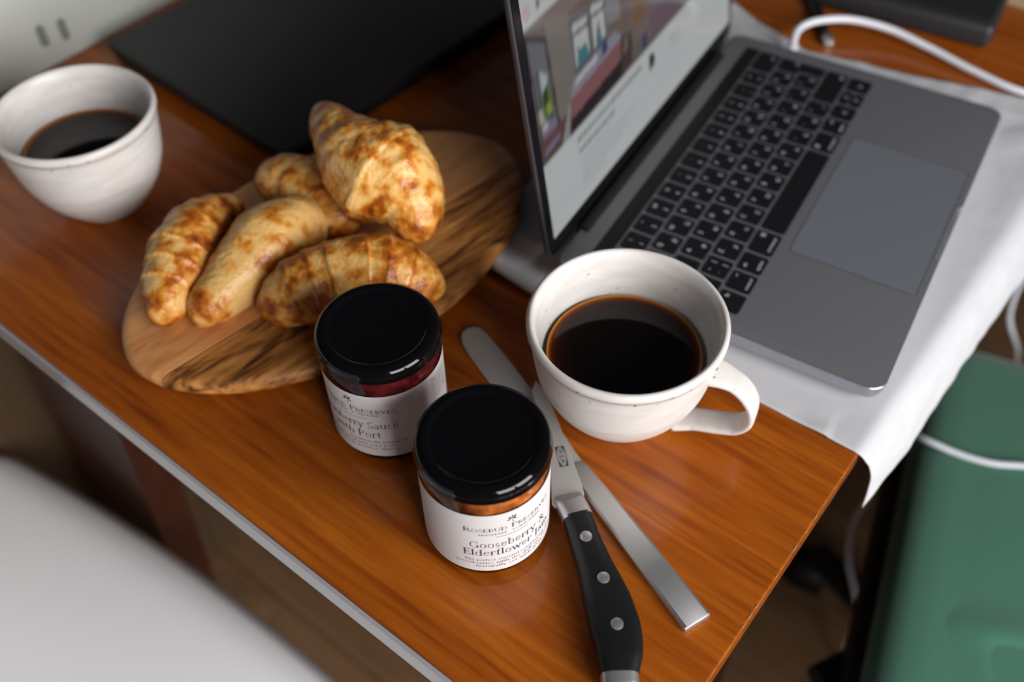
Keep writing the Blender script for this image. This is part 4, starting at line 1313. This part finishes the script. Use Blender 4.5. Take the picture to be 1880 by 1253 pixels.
croissant('big pointed croissant leaning on top of the pile', [(587, 196, .0055), (600, 218, .0120), (630, 260, .0200), (665, 297, .0290), (702, 320, .0335), (736, 350, .0300), (758, 386, .0220), (768, 423, .0130), (775, 449, .0045)],
          9, 31, ridge=0.018, toast=0.07, lump=0.12, zs=[BZ + .056, BZ + .055, BZ + .053, BZ + .050, BZ + .046, BZ + .041, BZ + .035, BZ + .028, BZ + .020], lobe=(0.56, 0.0, 0.12, 0.10))

# ------------------------------------------------------------------ back right of the table: power bank, card, cables
pb = thing('power_bank', 'black rectangular power bank near the beige card', 'power bank', (0.6690, 0.0890, TZ), 0)
d1 = np.array([-0.0133, 0.0838]); d1 /= np.linalg.norm(d1)
pa_ = math.atan2(d1[1], d1[0])
pb.rotation_euler = (0, 0, pa_)
sec = []
V, Fc = slab(rrect(0, -0.072, 0.150, 0, 0.006, 5), 0.0005, 0.0220, 0.0065, 5)
obj('case', V, Fc, MAT['bank'], pb, smooth=True, sharp=40)
V, Fc = slab(rrect(0.005, -0.066, 0.145, -0.009, 0.004, 4), 0.0216, 0.0223, 0.0002, 1)
fc_ = obj('top_face', V, Fc, MAT['bank_top'], pb)
V, Fc = slab(rrect(0.056, -0.036, 0.066, -0.030, 0.002, 3), 0.0222, 0.0224, 0.00005, 1)
obj('printed_mark', V, Fc, MAT['grey_print'], fc_)
for k in range(2):
    V, Fc = box(-0.0004, -0.048 + k * 0.018, 0.008, 0.0006, -0.038 + k * 0.018, 0.0135, 0.0004)
    obj('usb_socket', V, Fc, MAT['black_body'], pb)
V, Fc = slab(rrect(0.752, 0.02, 0.90, 0.125, 0.003, 3), TZ, TZ + 0.006, 0.0008, 2)
bc = obj('beige_card', np.array(V) - np.array([0.82, 0.07, TZ]), Fc, MAT['beige'], loc=(0.82, 0.07, TZ))
tag(bc, 'beige card lying behind the black power bank', 'card')

wcab = thing('charging_cable', 'thick white charging cable plugged into the open laptop', 'cable', (0.58, 0.20, TZ))
def lp(u_, v_, z_): return np.array([LAP_LOC[0] + u_ * lc - v_ * ls, LAP_LOC[1] + u_ * ls + v_ * lc, LAP_LOC[2] + z_])
p0, p1 = lp(0.3045, 0.166, 0.0080), lp(0.3190, 0.1668, 0.0085)
V, Fc = tube([p0, (p0 + p1) / 2, p1], [0.0040, 0.0046, 0.0044], 10, 16)
obj('plug', local(V, wcab), Fc, MAT['cable'], wcab, smooth=True, sharp=50)
V, Fc = tube([p1 - (p1 - p0) * .1, lp(.334, .170, .013), (0.6190, 0.1975, TZ + .0155), (0.6345, 0.1650, TZ + .0120), (0.6360, 0.1290, TZ + .0075), (0.6300, 0.0850, TZ + .0045), (0.6270, 0.0450, TZ + .0036), (0.640, 0.012, TZ + .0036), (0.6560, -0.004, TZ + .001), (0.670, -0.014, TZ - .04), tuple(unproj(1853, 585, 0.47)), tuple(unproj(1867, 650, 0.40)), (0.76, -0.04, 0.20), (0.80, 0.0, 0.006)],
            0.0030, 150, 12, up=(0.3, 0.2, 1))
obj('cord', local(V, wcab), Fc, MAT['cable'], wcab, smooth=True)

wc2 = []
c2 = [(0.80, -0.34, 0.005), (0.775, -0.32, 0.12), (0.735, -0.30, 0.38), (0.705, -0.29, SZ - .01), (0.672, -0.275, SZ + .006), (0.600, -0.22, SZ + .0055), (0.553, -0.165, SZ + .0050)] + [tuple(unproj(px_, py_, SZ + .0045)) for px_, py_ in ((1880, 856), (1820, 851), (1760, 834), (1700, 808))]
c2 += [tuple(unproj(1668, 792, SZ - .012)), tuple(unproj(1640, 810, SZ - .06))]
c2 += [tuple(unproj(1600, 905, 0.33)), tuple(unproj(1566, 965, 0.25)), tuple(unproj(1558, 1030, 0.17)), tuple(unproj(1572, 1118, 0.09)), (0.50, -0.06, 0.02), (0.52, -0.15, 0.005)]
V, Fc = tube(c2, 0.0026, 220, 12, up=(0.2, 0.3, 1))
wcord = obj('white_cable', np.array(V) - np.array(c2[0]), Fc, MAT['cable'], smooth=True, loc=c2[0])
tag(wcord, 'thin white cord draped over the green seat and down to the floor', 'cord')

ub = thing('usb_cable', 'black cable with a silver plug beside the white charging cable', 'cable', (0.63, 0.22, TZ))
a0 = np.array([0.6010, 0.1985, TZ + .0035]); a1 = np.array([0.6065, 0.2025, TZ + .0038]); a2 = np.array([0.6270, 0.2180, TZ + .0045])
V, Fc = slab(rrect(-0.0060, -0.0040, 0.0060, 0.0040, 0.0012, 3), 0.0012, 0.0056, 0.0006, 2)
dd = (a2 - a0)[:2]; ang = math.atan2(dd[1], dd[0])
V = np.array([(v[0] * math.cos(ang) - v[1] * math.sin(ang) + a0[0] + .001, v[0] * math.sin(ang) + v[1] * math.cos(ang) + a0[1], TZ + v[2]) for v in V])
obj('plug', local(V, ub), Fc, MAT['steel'], ub, smooth=True, sharp=40)['label'] = 'silver metal plug'
V, Fc = tube([a1, (a1 + a2) / 2, a2, (0.6350, 0.2245, TZ + .0042), (0.655, 0.239, TZ + .0032), (0.70, 0.27, TZ + .003), (0.78, 0.30, TZ + .003)], [0.0040, 0.0050, 0.0052, 0.0034, 0.0030, 0.0028, 0.0028], 50, 12)
obj('cord', local(V, ub), Fc, MAT['black_plastic'], ub, smooth=True)
